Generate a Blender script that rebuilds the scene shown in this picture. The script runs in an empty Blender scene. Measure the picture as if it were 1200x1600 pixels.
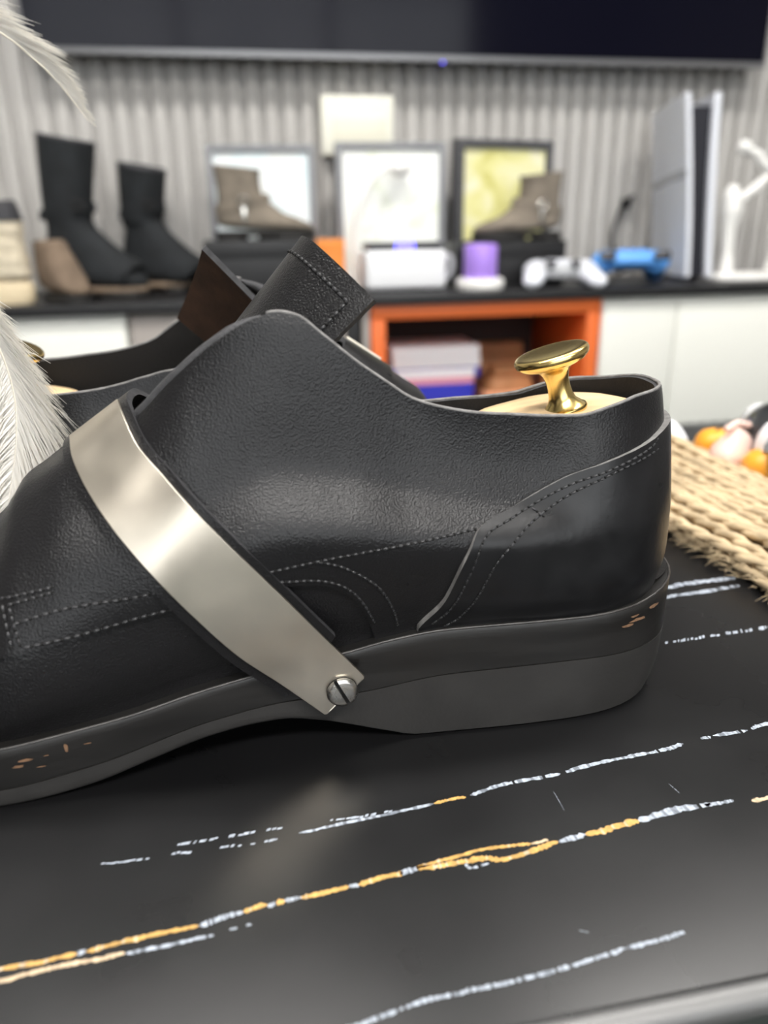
import bpy, bmesh, math, random
from mathutils import Vector, Matrix
from mathutils.bvhtree import BVHTree

import numpy as np
# ---------------------------------------------------------------- shoe shape functions (metres; x heel +, z up, o = sideways from the shoe's middle)
def pchip(xs, ys, x):
    xs = np.asarray(xs, float); ys = np.asarray(ys, float)
    h = np.diff(xs); d = np.diff(ys) / h
    m = np.zeros_like(ys)
    m[0], m[-1] = d[0], d[-1]
    for i in range(1, len(xs) - 1):
        if d[i-1] * d[i] > 0:
            w1, w2 = 2*h[i] + h[i-1], h[i] + 2*h[i-1]
            m[i] = (w1 + w2) / (w1/d[i-1] + w2/d[i])
    x = np.clip(np.asarray(x, float), xs[0], xs[-1])
    i = np.clip(np.searchsorted(xs, x) - 1, 0, len(xs) - 2)
    t = (x - xs[i]) / h[i]
    return (ys[i]*(1+2*t)*(1-t)**2 + m[i]*h[i]*t*(1-t)**2 + ys[i+1]*t*t*(3-2*t) + m[i+1]*h[i]*t*t*(t-1))

SOLE_TOP = ([-.160,-.14,-.11,-.080,-.0565,-.0434,-.0234,-.0026,.0274,.0405,.0627,.0856,.110,.1305,.1434,.156],
            [.021,.020,.0208,.0221,.0243,.0257,.0294,.0326,.0369,.0396,.0424,.0426,.0424,.0438,.0456,.0470])
SOLE_BOT = ([-.160,-.145,-.120,-.085,-.0697,-.0561,-.0377,-.0189,-.004,.0046,.0176,.0286,.0399,.052,.16],
            [.010,.006,.0015,.0,.0007,.0024,.0070,.0114,.0130,.0132,.0106,.0071,.0032,.0,.0])
SOLE_W = ([-.160,-.155,-.145,-.13,-.11,-.085,-.06,-.04,-.02,0,.02,.04,.06,.0985,.112],
          [.004,.015,.027,.038,.045,.0465,.0445,.042,.0395,.0378,.0372,.0374,.0385,.0402,.0402])
TOP = ([-.156,-.14,-.12,-.10,-.0775,-.0717,-.0654,-.0562,-.045,-.0338,-.0201,-.0076,.0063,.012,.0177,.0249,.036,.0442,.0521,.0622,.0732,.0831,.0977,.1065,.1195,.1305,.1417,.1525],
       [.031,.047,.058,.070,.0868,.0945,.0988,.1049,.110,.1150,.1275,.1375,.1452,.1464,.1452,.1396,.1304,.1245,.1191,.1157,.1136,.1126,.1113,.111,.1137,.1160,.1162,.1150])
FK = [0,.2,.4,.6,.78,.9,.97,1.0]
XC = .112
XH = [.1490,.1500,.1500,.1495,.1486,.1478,.1470,.1464]
ST = [(-.156,[.006,.007,.007,.006,.004,.003,.002,0]),
      (-.15,[.020,.021,.020,.017,.012,.008,.004,0]),
      (-.14,[.031,.033,.032,.028,.021,.014,.007,0]),
      (-.12,[.041,.044,.043,.038,.029,.019,.010,0]),
      (-.10,[.0455,.048,.047,.042,.032,.021,.011,0]),
      (-.077,[.0450,.0492,.0480,.042,.033,.022,.012,0]),
      (-.06,[.0435,.0475,.0462,.041,.033,.023,.013,0]),
      (-.045,[.0415,.044,.0435,.040,.032,.0235,.015,.006]),
      (-.034,[.040,.0425,.0425,.039,.031,.024,.017,.012]),
      (-.02,[.038,.0408,.0416,.0355,.0292,.0242,.0205,.0175]),
      (0,[.0362,.0400,.0426,.0328,.0282,.0250,.0232,.0218]),
      (.02,[.0355,.0398,.0426,.0318,.0282,.0262,.0247,.0238]),
      (.045,[.036,.0400,.0428,.0325,.0284,.0265,.0258,.0255]),
      (.07,[.037,.0408,.0428,.0345,.0298,.0286,.0283,.028]),
      (.10,[.0385,.0417,.0414,.0352,.0312,.0298,.0293,.029]),
      (.112,[.0385,.0412,.0403,.0372,.0338,.031,.0297,.029])]
STX = [s[0] for s in ST]; STO = np.array([s[1] for s in ST]); STO[2:, 0] -= .0026; STO[:2, 0] *= .9
NH = 2.25
def zb(x): return pchip(*SOLE_TOP, x)
def zt(x): return pchip(*TOP, x)
ZREF = ([-.156,-.14,-.12,-.10,-.0775,-.0717,-.0654,-.0562,-.045,-.034,-.015,.008,.030,.050,.070,.090,.112,.135,.16],
        [.031,.047,.058,.070,.0868,.0945,.0988,.1049,.110,.1165,.135,.1475,.1405,.127,.1185,.1155,.1160,.1175,.117])
def zr(x): return np.maximum(pchip(*ZREF, x), zt(x))
def stations(x): return np.array([pchip(STX, STO[:, k], x) for k in range(8)])
def wall_o(x, z):
    """sideways offset of the upper's outer face at length x and height z"""
    f = float(np.clip((z - zb(x)) / (zr(x) - zb(x)), 0, 1))
    o = float(pchip(FK, stations(min(x, XC)), f))
    if x > XC:
        xh = float(pchip(FK, XH, f))
        q = min(1.0, (x - XC) / (xh - XC))
        o *= (1 - q**NH) ** (1/NH)
    return o

# ---------------------------------------------------------------- light settings
LAMPS = [(-.45,.60),(1.15,.60),(.15,-1.3)]
LSZ = [(.60,.17),(.60,.17),(1.15,.22)]
LAMPL = ['lit ceiling panel above the left end of the table','lit ceiling panel above the right end of the table','long lit ceiling panel near the window']
SKY, EXPO = 4.0, 0.12
R = math.radians
rnd = random.Random(7)
scene = bpy.context.scene
COL = scene.collection

# ---------------------------------------------------------------- materials
def mat(name, col, rough=.5, metal=0, bump=0, bscale=200, bdist=.001, var=0, vscale=20, spec=.5, emit=0, trans=0,
        coat=0, stretch=(1,1,1), sheen=0, voro=False, rvar=0):
    m = bpy.data.materials.new(name); m.use_nodes = True
    nt = m.node_tree; b = nt.nodes['Principled BSDF']; L = nt.links.new
    b.inputs['Base Color'].default_value = (*col, 1); b.inputs['Roughness'].default_value = rough
    b.inputs['Metallic'].default_value = metal; b.inputs['Specular IOR Level'].default_value = spec
    b.inputs['Coat Weight'].default_value = coat; b.inputs['Transmission Weight'].default_value = trans
    if sheen:
        b.inputs['Sheen Weight'].default_value = sheen; b.inputs['Sheen Roughness'].default_value = .5
    if emit:
        b.inputs['Emission Color'].default_value = (*col, 1); b.inputs['Emission Strength'].default_value = emit
    if bump or var or rvar:
        tc = nt.nodes.new('ShaderNodeTexCoord'); mp = nt.nodes.new('ShaderNodeMapping')
        mp.inputs['Scale'].default_value = stretch; L(tc.outputs['Object'], mp.inputs['Vector'])
    if bump:
        n = nt.nodes.new('ShaderNodeTexNoise'); n.inputs['Scale'].default_value = bscale; n.inputs['Detail'].default_value = 3
        L(mp.outputs[0], n.inputs['Vector']); h = n.outputs['Fac']
        if voro:
            v = nt.nodes.new('ShaderNodeTexVoronoi'); v.feature = 'SMOOTH_F1'; v.inputs['Scale'].default_value = bscale*.9
            L(mp.outputs[0], v.inputs['Vector'])
            a = nt.nodes.new('ShaderNodeMath'); a.operation = 'ADD'; L(h, a.inputs[0]); L(v.outputs['Distance'], a.inputs[1]); h = a.outputs[0]
        bp = nt.nodes.new('ShaderNodeBump'); bp.inputs['Strength'].default_value = bump; bp.inputs['Distance'].default_value = bdist
        L(h, bp.inputs['Height']); L(bp.outputs[0], b.inputs['Normal'])
    if var or rvar:
        n2 = nt.nodes.new('ShaderNodeTexNoise'); n2.inputs['Scale'].default_value = vscale; n2.inputs['Detail'].default_value = 5
        L(mp.outputs[0], n2.inputs['Vector'])
    if var:
        mx = nt.nodes.new('ShaderNodeMix'); mx.data_type = 'RGBA'
        mx.inputs['A'].default_value = (*[c*(1-var) for c in col], 1); mx.inputs['B'].default_value = (*[min(1, c*(1+var)) for c in col], 1)
        rp = nt.nodes.new('ShaderNodeMapRange'); rp.inputs['From Min'].default_value = .3; rp.inputs['From Max'].default_value = .7
        L(n2.outputs['Fac'], rp.inputs['Value']); L(rp.outputs[0], mx.inputs['Factor']); L(mx.outputs['Result'], b.inputs['Base Color'])
    if rvar:
        r2 = nt.nodes.new('ShaderNodeMapRange'); r2.inputs['From Min'].default_value = .3; r2.inputs['From Max'].default_value = .7
        r2.inputs['To Min'].default_value = rough-rvar; r2.inputs['To Max'].default_value = rough+rvar
        L(n2.outputs['Fac'], r2.inputs['Value']); L(r2.outputs[0], b.inputs['Roughness'])
    return m

M = dict(
    leather = mat('black_leather', (.0085,.0083,.0090), .30, spec=.32, bump=.60, bscale=1750, bdist=.00021, voro=True, rvar=.03, vscale=60),
    counter = mat('smooth_black_leather', (.008,.008,.0088), .34, spec=.36, bump=.2, bscale=500, bdist=.0003, var=.25, vscale=90, rvar=.07),
    raw     = mat('raw_leather_edge', (.17,.165,.16), .85, bump=.6, bscale=900, bdist=.0006, var=.3, vscale=300),
    rawdark = mat('dyed_leather_edge', (.035,.035,.038), .7, bump=.5, bscale=900, bdist=.0005, var=.3, vscale=300),
    suede   = mat('brown_suede', (.040,.019,.010), .95, bump=.5, bscale=700, bdist=.0006, var=.35, vscale=120),
    lining  = mat('black_lining', (.006,.005,.0045), .95, bump=.5, bscale=700, bdist=.0006),
    hole    = mat('needle_hole', (.003,.003,.003), .9),
    thread  = mat('black_thread', (.026,.026,.028), .45),
    sole    = mat('blackened_sole_leather', (.0115,.0108,.0102), .38, bump=.30, bscale=120, bdist=.0004, var=.30, vscale=70, stretch=(.25,1,2.2), rvar=.08),
    welt    = mat('pale_sole_edge', (.045,.042,.040), .30, bump=.4, bscale=600, bdist=.0003, var=.5, vscale=150),  # bead along the top edge, paler than the sole
    rubber  = mat('sole_rubber', (.024,.023,.022), .5, bump=.25, bscale=500, bdist=.0003, var=.18, vscale=60),
    scuff   = mat('scuffed_tan_leather', (.16,.09,.05), .8, var=.4, vscale=500),
    nickel  = mat('brushed_nickel', (.74,.675,.57), .36, 1, var=.05, vscale=60, rvar=.05),
    screw   = mat('screw_steel', (.60,.58,.54), .26, 1, rvar=.05, vscale=200),
    brass   = mat('polished_brass', (.85,.64,.25), .25, 1),
    wood    = mat('pale_beech', (.74,.53,.30), .45, bump=.1, bscale=90, bdist=.0003, var=.16, vscale=60, stretch=(.3,2.5,1)),
    stone   = mat('black_stone', (.0065,.0065,.007), .30, spec=.32, bump=.05, bscale=300, bdist=.0002, rvar=.05, vscale=14, var=.2),
    vwhite  = mat('pale_vein', (.36,.40,.46), .4, var=.4, vscale=700),
    vgrey   = mat('faint_vein', (.16,.18,.21), .4, var=.4, vscale=700),
    vgold   = mat('golden_vein', (.52,.31,.095), .4, var=.35, vscale=400),
    vbeige  = mat('beige_vein', (.55,.42,.28), .4, var=.35, vscale=400),
    trimgrey= mat('grey_metal_trim', (.17,.17,.17), .5, .7),
    tleg    = mat('black_metal', (.02,.02,.02), .4, .6),
    jute    = mat('jute_fibre', (.50,.385,.24), .9, bump=.8, bscale=260, bdist=.0012, var=.28, vscale=130, stretch=(1,.3,1)),
    feather = mat('white_feather', (.86,.83,.77), .8, sheen=.2),
    quill   = mat('feather_quill', (.80,.74,.62), .5),
    wall    = mat('grey_slat_panel', (.47,.455,.435), .62, var=.05, vscale=6),
    backwall= mat('grey_painted_wall', (.20,.20,.205), .8),
    sidewall= mat('warm_grey_paint', (.34,.33,.32), .8),
    plaster = mat('white_plaster', (.78,.77,.74), .8),
    floor   = mat('dark_grey_floor', (.045,.055,.052), .35, var=.12, vscale=3),
    ceil    = mat('ceiling_paint', (.82,.82,.80), .9),
    tvscreen= mat('tv_glass', (.004,.004,.009), .10, spec=.14),
    tvframe = mat('tv_bezel', (.30,.30,.31), .35, .7),
    tvback  = mat('tv_back', (.012,.012,.012), .6),
    led     = mat('blue_led', (.12,.10,1.0), .4, emit=3),
    white   = mat('white_lacquer', (.83,.83,.77), .35),
    taupe   = mat('taupe_lacquer', (.36,.325,.30), .5),
    black   = mat('black_laminate', (.010,.010,.011), .45),
    orange  = mat('orange_lacquer', (.80,.165,.035), .45),
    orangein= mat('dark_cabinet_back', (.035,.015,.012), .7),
    bootblk = mat('black_suede_boot', (.009,.011,.013), .85, var=.3, vscale=30),
    bootedge= mat('boot_sole_tan', (.20,.145,.10), .7, var=.3, vscale=30),
    bootsole= mat('boot_sole_black', (.012,.011,.010), .7),
    taupesu = mat('taupe_suede', (.195,.165,.13), .9, var=.22, vscale=35),
    brownsu = mat('brown_suede', (.16,.115,.08), .9, var=.25, vscale=30),
    steel   = mat('bright_steel', (.75,.73,.68), .2, 1),
    cream   = mat('cream_canvas', (.66,.58,.44), .8, var=.1, vscale=40),
    creamsole = mat('cream_rubber', (.72,.60,.40), .6),
    padblack= mat('dark_lining', (.04,.04,.045), .7),
    frame   = mat('grey_frame', (.23,.235,.25), .45),
    framedk = mat('dark_grey_frame', (.07,.07,.075), .45),
    plateW  = mat('cream_plastic', (.80,.79,.69), .5),
    plateW2 = mat('cream_inset', (.74,.72,.60), .5),
    appl    = mat('white_plastic', (.83,.84,.86), .35),
    applgrey= mat('pale_grey_plastic', (.50,.51,.53), .4),
    purple  = mat('purple_plastic', (.42,.25,.80), .4),
    consolew= mat('console_white', (.75,.77,.83), .42),
    consoleg= mat('console_gloss_strip', (.46,.47,.50), .12),
    consoleb= mat('console_black', (.022,.022,.028), .25),
    blue    = mat('blue_plastic', (.11,.36,.86), .4),
    resin   = mat('white_resin', (.87,.86,.83), .45),
    caseblue= mat('blue_game_case', (.03,.04,.45), .35),
    casepink= mat('pink_sleeve', (.75,.33,.40), .5),
    paper   = mat('white_paper', (.88,.89,.92), .6),
    tan     = mat('tan_leather', (.40,.175,.07), .6, var=.2, vscale=20),
    brown   = mat('brown_leather', (.16,.06,.045), .55, var=.2, vscale=20),
    peach   = mat('peach_card', (.80,.40,.24), .7),
    fruit   = mat('mandarin_peel', (.85,.36,.03), .4, bump=.3, bscale=250, bdist=.0004),
    pinkbag = mat('pink_paper', (.78,.55,.48), .6, var=.12, vscale=50),
    orangec = mat('orange_card', (.85,.28,.05), .6),
)
def image_mat(name, stops, angle=0, scale=3, detail=2, dist=1.5):
    """a window reflection in frame glass, painted as soft blobs of a few colours"""
    m = bpy.data.materials.new(name); m.use_nodes = True
    nt = m.node_tree; b = nt.nodes['Principled BSDF']; L = nt.links.new; b.inputs['Roughness'].default_value = .35
    tc = nt.nodes.new('ShaderNodeTexCoord'); n = nt.nodes.new('ShaderNodeTexNoise')
    n.inputs['Scale'].default_value = scale; n.inputs['Detail'].default_value = detail; n.inputs['Distortion'].default_value = dist
    L(tc.outputs['Object'], n.inputs['Vector'])
    cr = nt.nodes.new('ShaderNodeValToRGB'); e = cr.color_ramp.elements
    while len(e) < len(stops): e.new(.5)
    for k, (p, c) in enumerate(stops): e[k].position = p; e[k].color = (*c, 1)
    L(n.outputs['Fac'], cr.inputs[0]); L(cr.outputs[0], b.inputs['Base Color'])
    return m
M['reflA'] = image_mat('pale_blue_reflection', [(.3,(.78,.90,.94)),(.5,(.88,.93,.94)),(.7,(.93,.92,.86))], scale=5)  # these colours imitate the window mirrored in the frame glass
M['reflB'] = image_mat('white_green_reflection', [(.25,(.78,.84,.66)),(.42,(.93,.95,.90)),(.6,(.96,.97,.95)),(.78,(.86,.88,.62))], scale=9)
M['reflC'] = image_mat('yellow_reflection', [(.28,(.62,.58,.18)),(.45,(.80,.77,.36)),(.62,(.87,.84,.60)),(.78,(.92,.86,.70))], scale=9)

def lampmat(name, col, e):
    m = bpy.data.materials.new(name); m.use_nodes = True; nt = m.node_tree; nt.nodes.clear()
    em = nt.nodes.new('ShaderNodeEmission'); em.inputs[0].default_value = (*col, 1); em.inputs[1].default_value = e
    o = nt.nodes.new('ShaderNodeOutputMaterial'); nt.links.new(em.outputs[0], o.inputs[0]); return m
M['lamp'] = lampmat('lit_diffuser', (1.0,.97,.93), 30)
def glassmat(name, tint=(1,1,1)):
    m = bpy.data.materials.new(name); m.use_nodes = True; nt = m.node_tree; nt.nodes.clear(); L = nt.links.new
    t = nt.nodes.new('ShaderNodeBsdfTransparent'); t.inputs[0].default_value = (*tint, 1)
    g = nt.nodes.new('ShaderNodeBsdfGlossy'); g.inputs['Roughness'].default_value = .02
    f = nt.nodes.new('ShaderNodeFresnel'); x = nt.nodes.new('ShaderNodeMixShader'); o = nt.nodes.new('ShaderNodeOutputMaterial')
    L(f.outputs[0], x.inputs[0]); L(t.outputs[0], x.inputs[1]); L(g.outputs[0], x.inputs[2]); L(x.outputs[0], o.inputs[0]); return m
M['glass'] = glassmat('window_glass'); M['clear'] = glassmat('clear_plastic', (.93,.95,.97))

# ---------------------------------------------------------------- mesh helpers
class MB:
    def __init__(s): s.v = []; s.f = []; s.m = []; s.s = []
    def add(s, vs, fs, mi=0, smooth=True):
        o = len(s.v); s.v += [tuple(v) for v in vs]
        for f in fs: s.f.append([i+o for i in f]); s.m.append(mi); s.s.append(smooth)
        return s
    def grid(s, rows, mi=0, closed=False, flip=False, smooth=True):
        n = len(rows[0]); vs = [p for r in rows for p in r]; fs = []
        for i in range(len(rows)-1):
            for j in range(n if closed else n-1):
                k = (j+1) % n; f = [i*n+j, i*n+k, (i+1)*n+k, (i+1)*n+j]
                fs.append(f[::-1] if flip else f)
        return s.add(vs, fs, mi, smooth)
    def rings(s, rings, mi=0, cap0=True, cap1=True, flip=False, smooth=True):
        n = len(rings[0]); s.grid(rings, mi, True, flip, smooth); o = len(s.v) - n*len(rings)
        if cap0: f = list(range(o, o+n)); s.f.append(f if flip else f[::-1]); s.m.append(mi); s.s.append(smooth)
        if cap1: f = list(range(len(s.v)-n, len(s.v))); s.f.append(f[::-1] if flip else f); s.m.append(mi); s.s.append(smooth)
        return s
    def tube(s, pts, r, n=8, mi=0, smooth=True, flat=1.0):
        pts = [Vector(p) for p in pts]; rs = r if isinstance(r, (list, tuple)) else [r]*len(pts); out = []; up = Vector((0,0,1))
        for i, p in enumerate(pts):
            t = (pts[min(i+1, len(pts)-1)] - pts[max(i-1, 0)]).normalized()
            if i == 0:
                a = t.cross(up)
                if a.length < 1e-3: a = t.cross(Vector((0,1,0)))
            else: a = a - t*a.dot(t)                                  # carry the frame along so the tube never twists
            a.normalize(); b = a.cross(t).normalized()
            out.append([p + (a*math.cos(2*math.pi*k/n) + b*math.sin(2*math.pi*k/n)*flat)*rs[i] for k in range(n)])
        return s.rings(out, mi, smooth=smooth)
    def lathe(s, prof, n=32, mi=0, mtx=None):
        rings = [[Vector((max(r, 1e-5)*math.cos(2*math.pi*k/n), max(r, 1e-5)*math.sin(2*math.pi*k/n), h)) for k in range(n)] for r, h in prof]
        if mtx: rings = [[mtx @ p for p in rr] for rr in rings]
        return s.rings(rings, mi)
    def box(s, lo, hi, bev=0, mi=0, mtx=None, seg=3):
        bm = bmesh.new(); bmesh.ops.create_cube(bm, size=1)
        for v in bm.verts: v.co = Vector([(lo[i]+hi[i])/2 + v.co[i]*(hi[i]-lo[i]) for i in range(3)])
        if bev: bmesh.ops.bevel(bm, geom=bm.edges[:]+bm.verts[:], offset=bev, segments=seg, profile=.5, affect='EDGES')
        if mtx: bmesh.ops.transform(bm, matrix=mtx, verts=bm.verts[:])
        bm.verts.index_update(); s.add([v.co.copy() for v in bm.verts], [[v.index for v in f.verts] for f in bm.faces], mi, bool(bev)); bm.free(); return s
    def ball(s, c, r, mi=0, n=20, m=12, mtx=None):
        r = r if isinstance(r, (tuple, list)) else (r, r, r); c = Vector(c)
        rings = []
        for i in range(m+1):
            a = -math.pi/2 + math.pi*i/m; q = max(math.cos(a), 1e-3)
            rings.append([Vector((r[0]*q*math.cos(2*math.pi*k/n), r[1]*q*math.sin(2*math.pi*k/n), r[2]*math.sin(a))) for k in range(n)])
        rings = [[c + (mtx @ p if mtx else p) for p in rr] for rr in rings]
        return s.rings(rings, mi)
    def prism(s, poly, y0, y1, mi=0, bev=0):
        """outline in x,z pushed through y0..y1"""
        bm = bmesh.new(); f = bm.faces.new([bm.verts.new((x, y0, z)) for x, z in poly])
        r = bmesh.ops.extrude_face_region(bm, geom=[f]); vs = [e for e in r['geom'] if isinstance(e, bmesh.types.BMVert)]
        bmesh.ops.translate(bm, vec=(0, y1-y0, 0), verts=vs); bmesh.ops.recalc_face_normals(bm, faces=bm.faces[:])
        if bev: bmesh.ops.bevel(bm, geom=bm.edges[:], offset=bev, segments=2, profile=.5, affect='EDGES')
        bm.verts.index_update(); s.add([v.co.copy() for v in bm.verts], [[v.index for v in f.verts] for f in bm.faces], mi, bool(bev)); bm.free(); return s
    def build(s, name, mats, parent=None, loc=None, rotz=0, sharp=40):
        me = bpy.data.meshes.new(name); me.from_pydata(s.v, [], s.f)
        for m in (mats if isinstance(mats, (list, tuple)) else [mats]): me.materials.append(M[m] if isinstance(m, str) else m)
        me.polygons.foreach_set('material_index', s.m); me.polygons.foreach_set('use_smooth', s.s)
        me.update()
        if sharp: me.set_sharp_from_angle(angle=R(sharp))
        o = bpy.data.objects.new(name, me); COL.objects.link(o)
        if parent is not None: o.parent = parent
        if loc is not None: o.location = loc
        o.rotation_euler.z = rotz
        return o
def tag(o, label=None, cat=None, group=None, kind=None):
    for k, v in (('label', label), ('category', cat), ('group', group), ('kind', kind)):
        if v: o[k] = v
    return o
def thing(name, label, cat, loc=(0,0,0), rotz=0, group=None):
    o = bpy.data.objects.new(name, None); COL.objects.link(o); o.location = loc; o.rotation_euler.z = rotz; o.empty_display_size = .02
    return tag(o, label, cat, group)
def copy_tree(o, parent=None):
    c = o.copy(); COL.objects.link(c)
    if parent is not None: c.parent = parent
    for ch in list(o.children): copy_tree(ch, c)
    return c
def solidify(o, t, off=-1, mo=0, rim=0, es=True):
    m = o.modifiers.new('thickness', 'SOLIDIFY'); m.thickness = t; m.offset = off; m.use_even_offset = False
    m.material_offset = mo; m.material_offset_rim = rim
    if es: e = o.modifiers.new('edges', 'EDGE_SPLIT'); e.split_angle = R(50)
    return o
def outward(mb):
    bm = bmesh.new(); vs = [bm.verts.new(v) for v in mb.v]
    for f in mb.f: bm.faces.new([vs[i] for i in f])
    return bm
def spline(pts, n):
    """Catmull-Rom through pts, n points per span"""
    P = [Vector(p) for p in pts]; P = [P[0]*2-P[1]] + P + [P[-1]*2-P[-2]]; out = []
    for i in range(1, len(P)-2):
        for k in range(n):
            t = k/n; a, b, c, d = P[i-1], P[i], P[i+1], P[i+2]
            out.append(.5*((2*b) + (c-a)*t + (2*a-5*b+4*c-d)*t*t + (3*b-a-3*c+d)*t**3))
    out.append(P[-2]); return out

# ---------------------------------------------------------------- the shoe (built lying along x, near side at -y, middle at y = 0)
LOW = ([-.08,-.0748,-.0615,-.048,-.0341,-.0198,-.0062,.0075,.0195,.0254,.0285,.0315,.034,.0369,.0385],
       [.0535,.054,.0558,.0579,.0604,.0628,.0649,.0659,.065,.0625,.0601,.0561,.0515,.0423,.036])
CTR = ([.050,.0521,.0591,.0648,.0705,.0828,.1053,.1308,.1384,.1530],
       [.038,.0429,.0535,.0690,.080,.0848,.0941,.1020,.1045,.1062])
FAR_DROP = [[-.08,-.045,-.034,0,.02,.045,.064,.09,.12,.16],[0,0,.004,.016,.028,.023,.0105,.0065,.0045,.0045]]   # how much lower the inner side's edge sits
class Column:
    """one upright line of the upper's wall at length x (or round the heel at angle a)"""
    def __init__(s, x=None, a=None, side=1):
        s.x, s.a, s.side = x, a, side
        s.xs = XC if a is not None else x
        s.st = stations(s.xs)
        s.xr = XC + (.1464-XC)*math.sin(a)**(2/NH) if a is not None else x
        s.zb, s.zt, s.zr = float(zb(s.xr)), float(zt(s.xr)), float(zr(s.xr))
        if side < 0: s.zt -= float(pchip(*FAR_DROP, s.xr))*(1 if a is None else 1-math.sin(a)**6)
    def pts(s, zs, d=0):
        zs = np.asarray(zs); f = np.clip((zs-s.zb)/(s.zr-s.zb), 0, 1)
        o = pchip(FK, s.st, f)
        if s.a is None: x = np.full_like(zs, s.x); nx, no = 0., 1.
        else:
            xh = pchip(FK, XH, f); sa, ca = math.sin(s.a), math.cos(s.a)
            x = XC + (xh-XC)*sa**(2/NH); o = o*max(ca, 0)**(2/NH); nx, no = sa, ca
        return [Vector((xx + nx*d, -(oo + no*d)*s.side, zz)) for xx, oo, zz in zip(x, o, zs)]
def columns(x0, step=.002, hx=None):
    """near side front to heel, round the heel, far side back to front"""
    xs = list(np.arange(x0, XC, step)) if hx is None else hx
    angs = [R(a) for a in (8,16,24,32,40,48,56,63,70,76,82,87)]
    return ([Column(x=x) for x in xs] + [Column(x=XC)] + [Column(a=a) for a in angs] + [Column(a=R(90))]
            + [Column(a=a, side=-1) for a in angs[::-1]] + [Column(x=XC, side=-1)] + [Column(x=x, side=-1) for x in xs[::-1]])
def stitch(mb, pts3, pitch=.0026, r=.00034, gap=.34, hole=True):
    """a row of thread lengths sunk at both ends"""
    P = [Vector(p) for p in pts3]; seg = [(P[i+1]-P[i]).length for i in range(len(P)-1)]; tot = sum(seg)
    def at(s):
        for i, q in enumerate(seg):
            if s <= q or i == len(seg)-1: return P[i].lerp(P[i+1], min(1, s/q))
            s -= q
    n = max(1, int(tot/pitch))
    for k in range(n):
        a, b = k*tot/n, (k+1-gap)*tot/n
        mb.tube([at(a + (b-a)*t) for t in (0,.2,.5,.8,1)], [r*.35, r*.9, r*1.1, r*.9, r*.35], n=6)
        if hole: mb.ball(at(min(tot, (k+1-gap*.5)*tot/n)), r*1.15, 1, 8, 5)
def on_wall(xz, d, n=8, side=1):
    P = spline([(x, 0, z) for x, z in xz], n)
    return [Vector((p.x, -(wall_o(p.x, p.z) + d)*side, p.z)) for p in P]

def sole_ring(n_heel=14):
    xs = list(np.linspace(-.146, .110, 66)); angs = np.linspace(0, math.pi/2, n_heel)
    near = [(x, float(pchip(*SOLE_W, x))) for x in xs]
    toe = [(-.146 - .0105*math.sin(a), .0262*math.cos(a)**.9) for a in np.linspace(R(85), R(20), 5)]
    heel = [(XC + (.1578-XC)*math.sin(a)**(2/2.3), .0402*max(0, math.cos(a))**(2/2.3)) for a in angs]
    half = [(-.1568, 0)] + toe + near + heel
    return half, half + [(x, -o) for x, o in half[-2:0:-1]]
LAYER = ([-.16,-.12,-.084,-.055,-.018,.01,.03,.0627,.0971,.14,.16],[.0135,.008,.0068,.0098,.0177,.0205,.0205,.0245,.0252,.0249,.0247])

def build_tongue(root, near0, near1, far0, far1, curl=.0065):
    near0, near1, far0, far1 = map(Vector, (near0, near1, far0, far1))
    def tng(t, v, lift=0):
        w = (v+1)/2; a, b = near0.lerp(near1, t), far0.lerp(far1, t); p = a.lerp(b, w)
        p += Vector((-.70,0,.71))*(curl*(1-v*v)*(.5+.5*t) + lift)
        p += Vector((-.3,0,.95))*(.0035*max(0, t-.55)*(1-v*v))
        return p
    mb = MB(); mb.grid([[tng(t, v) for v in np.linspace(-1, 1, 21)] for t in np.linspace(0, 1, 25)], flip=True)
    tg = mb.build('tongue', ['leather','suede','rawdark'], root, sharp=0); solidify(tg, .0024, -1, 1, 2)
    for pts in ([tng(.925, v, .0002) for v in np.linspace(-.82, .93, 30)], [tng(t, -.82, .0002) for t in np.linspace(.5, .925, 16)]):
        st = MB(); stitch(st, pts, .0028, .00055); st.build('stitching', ['thread','hole'], tg)
    return tg

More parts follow.
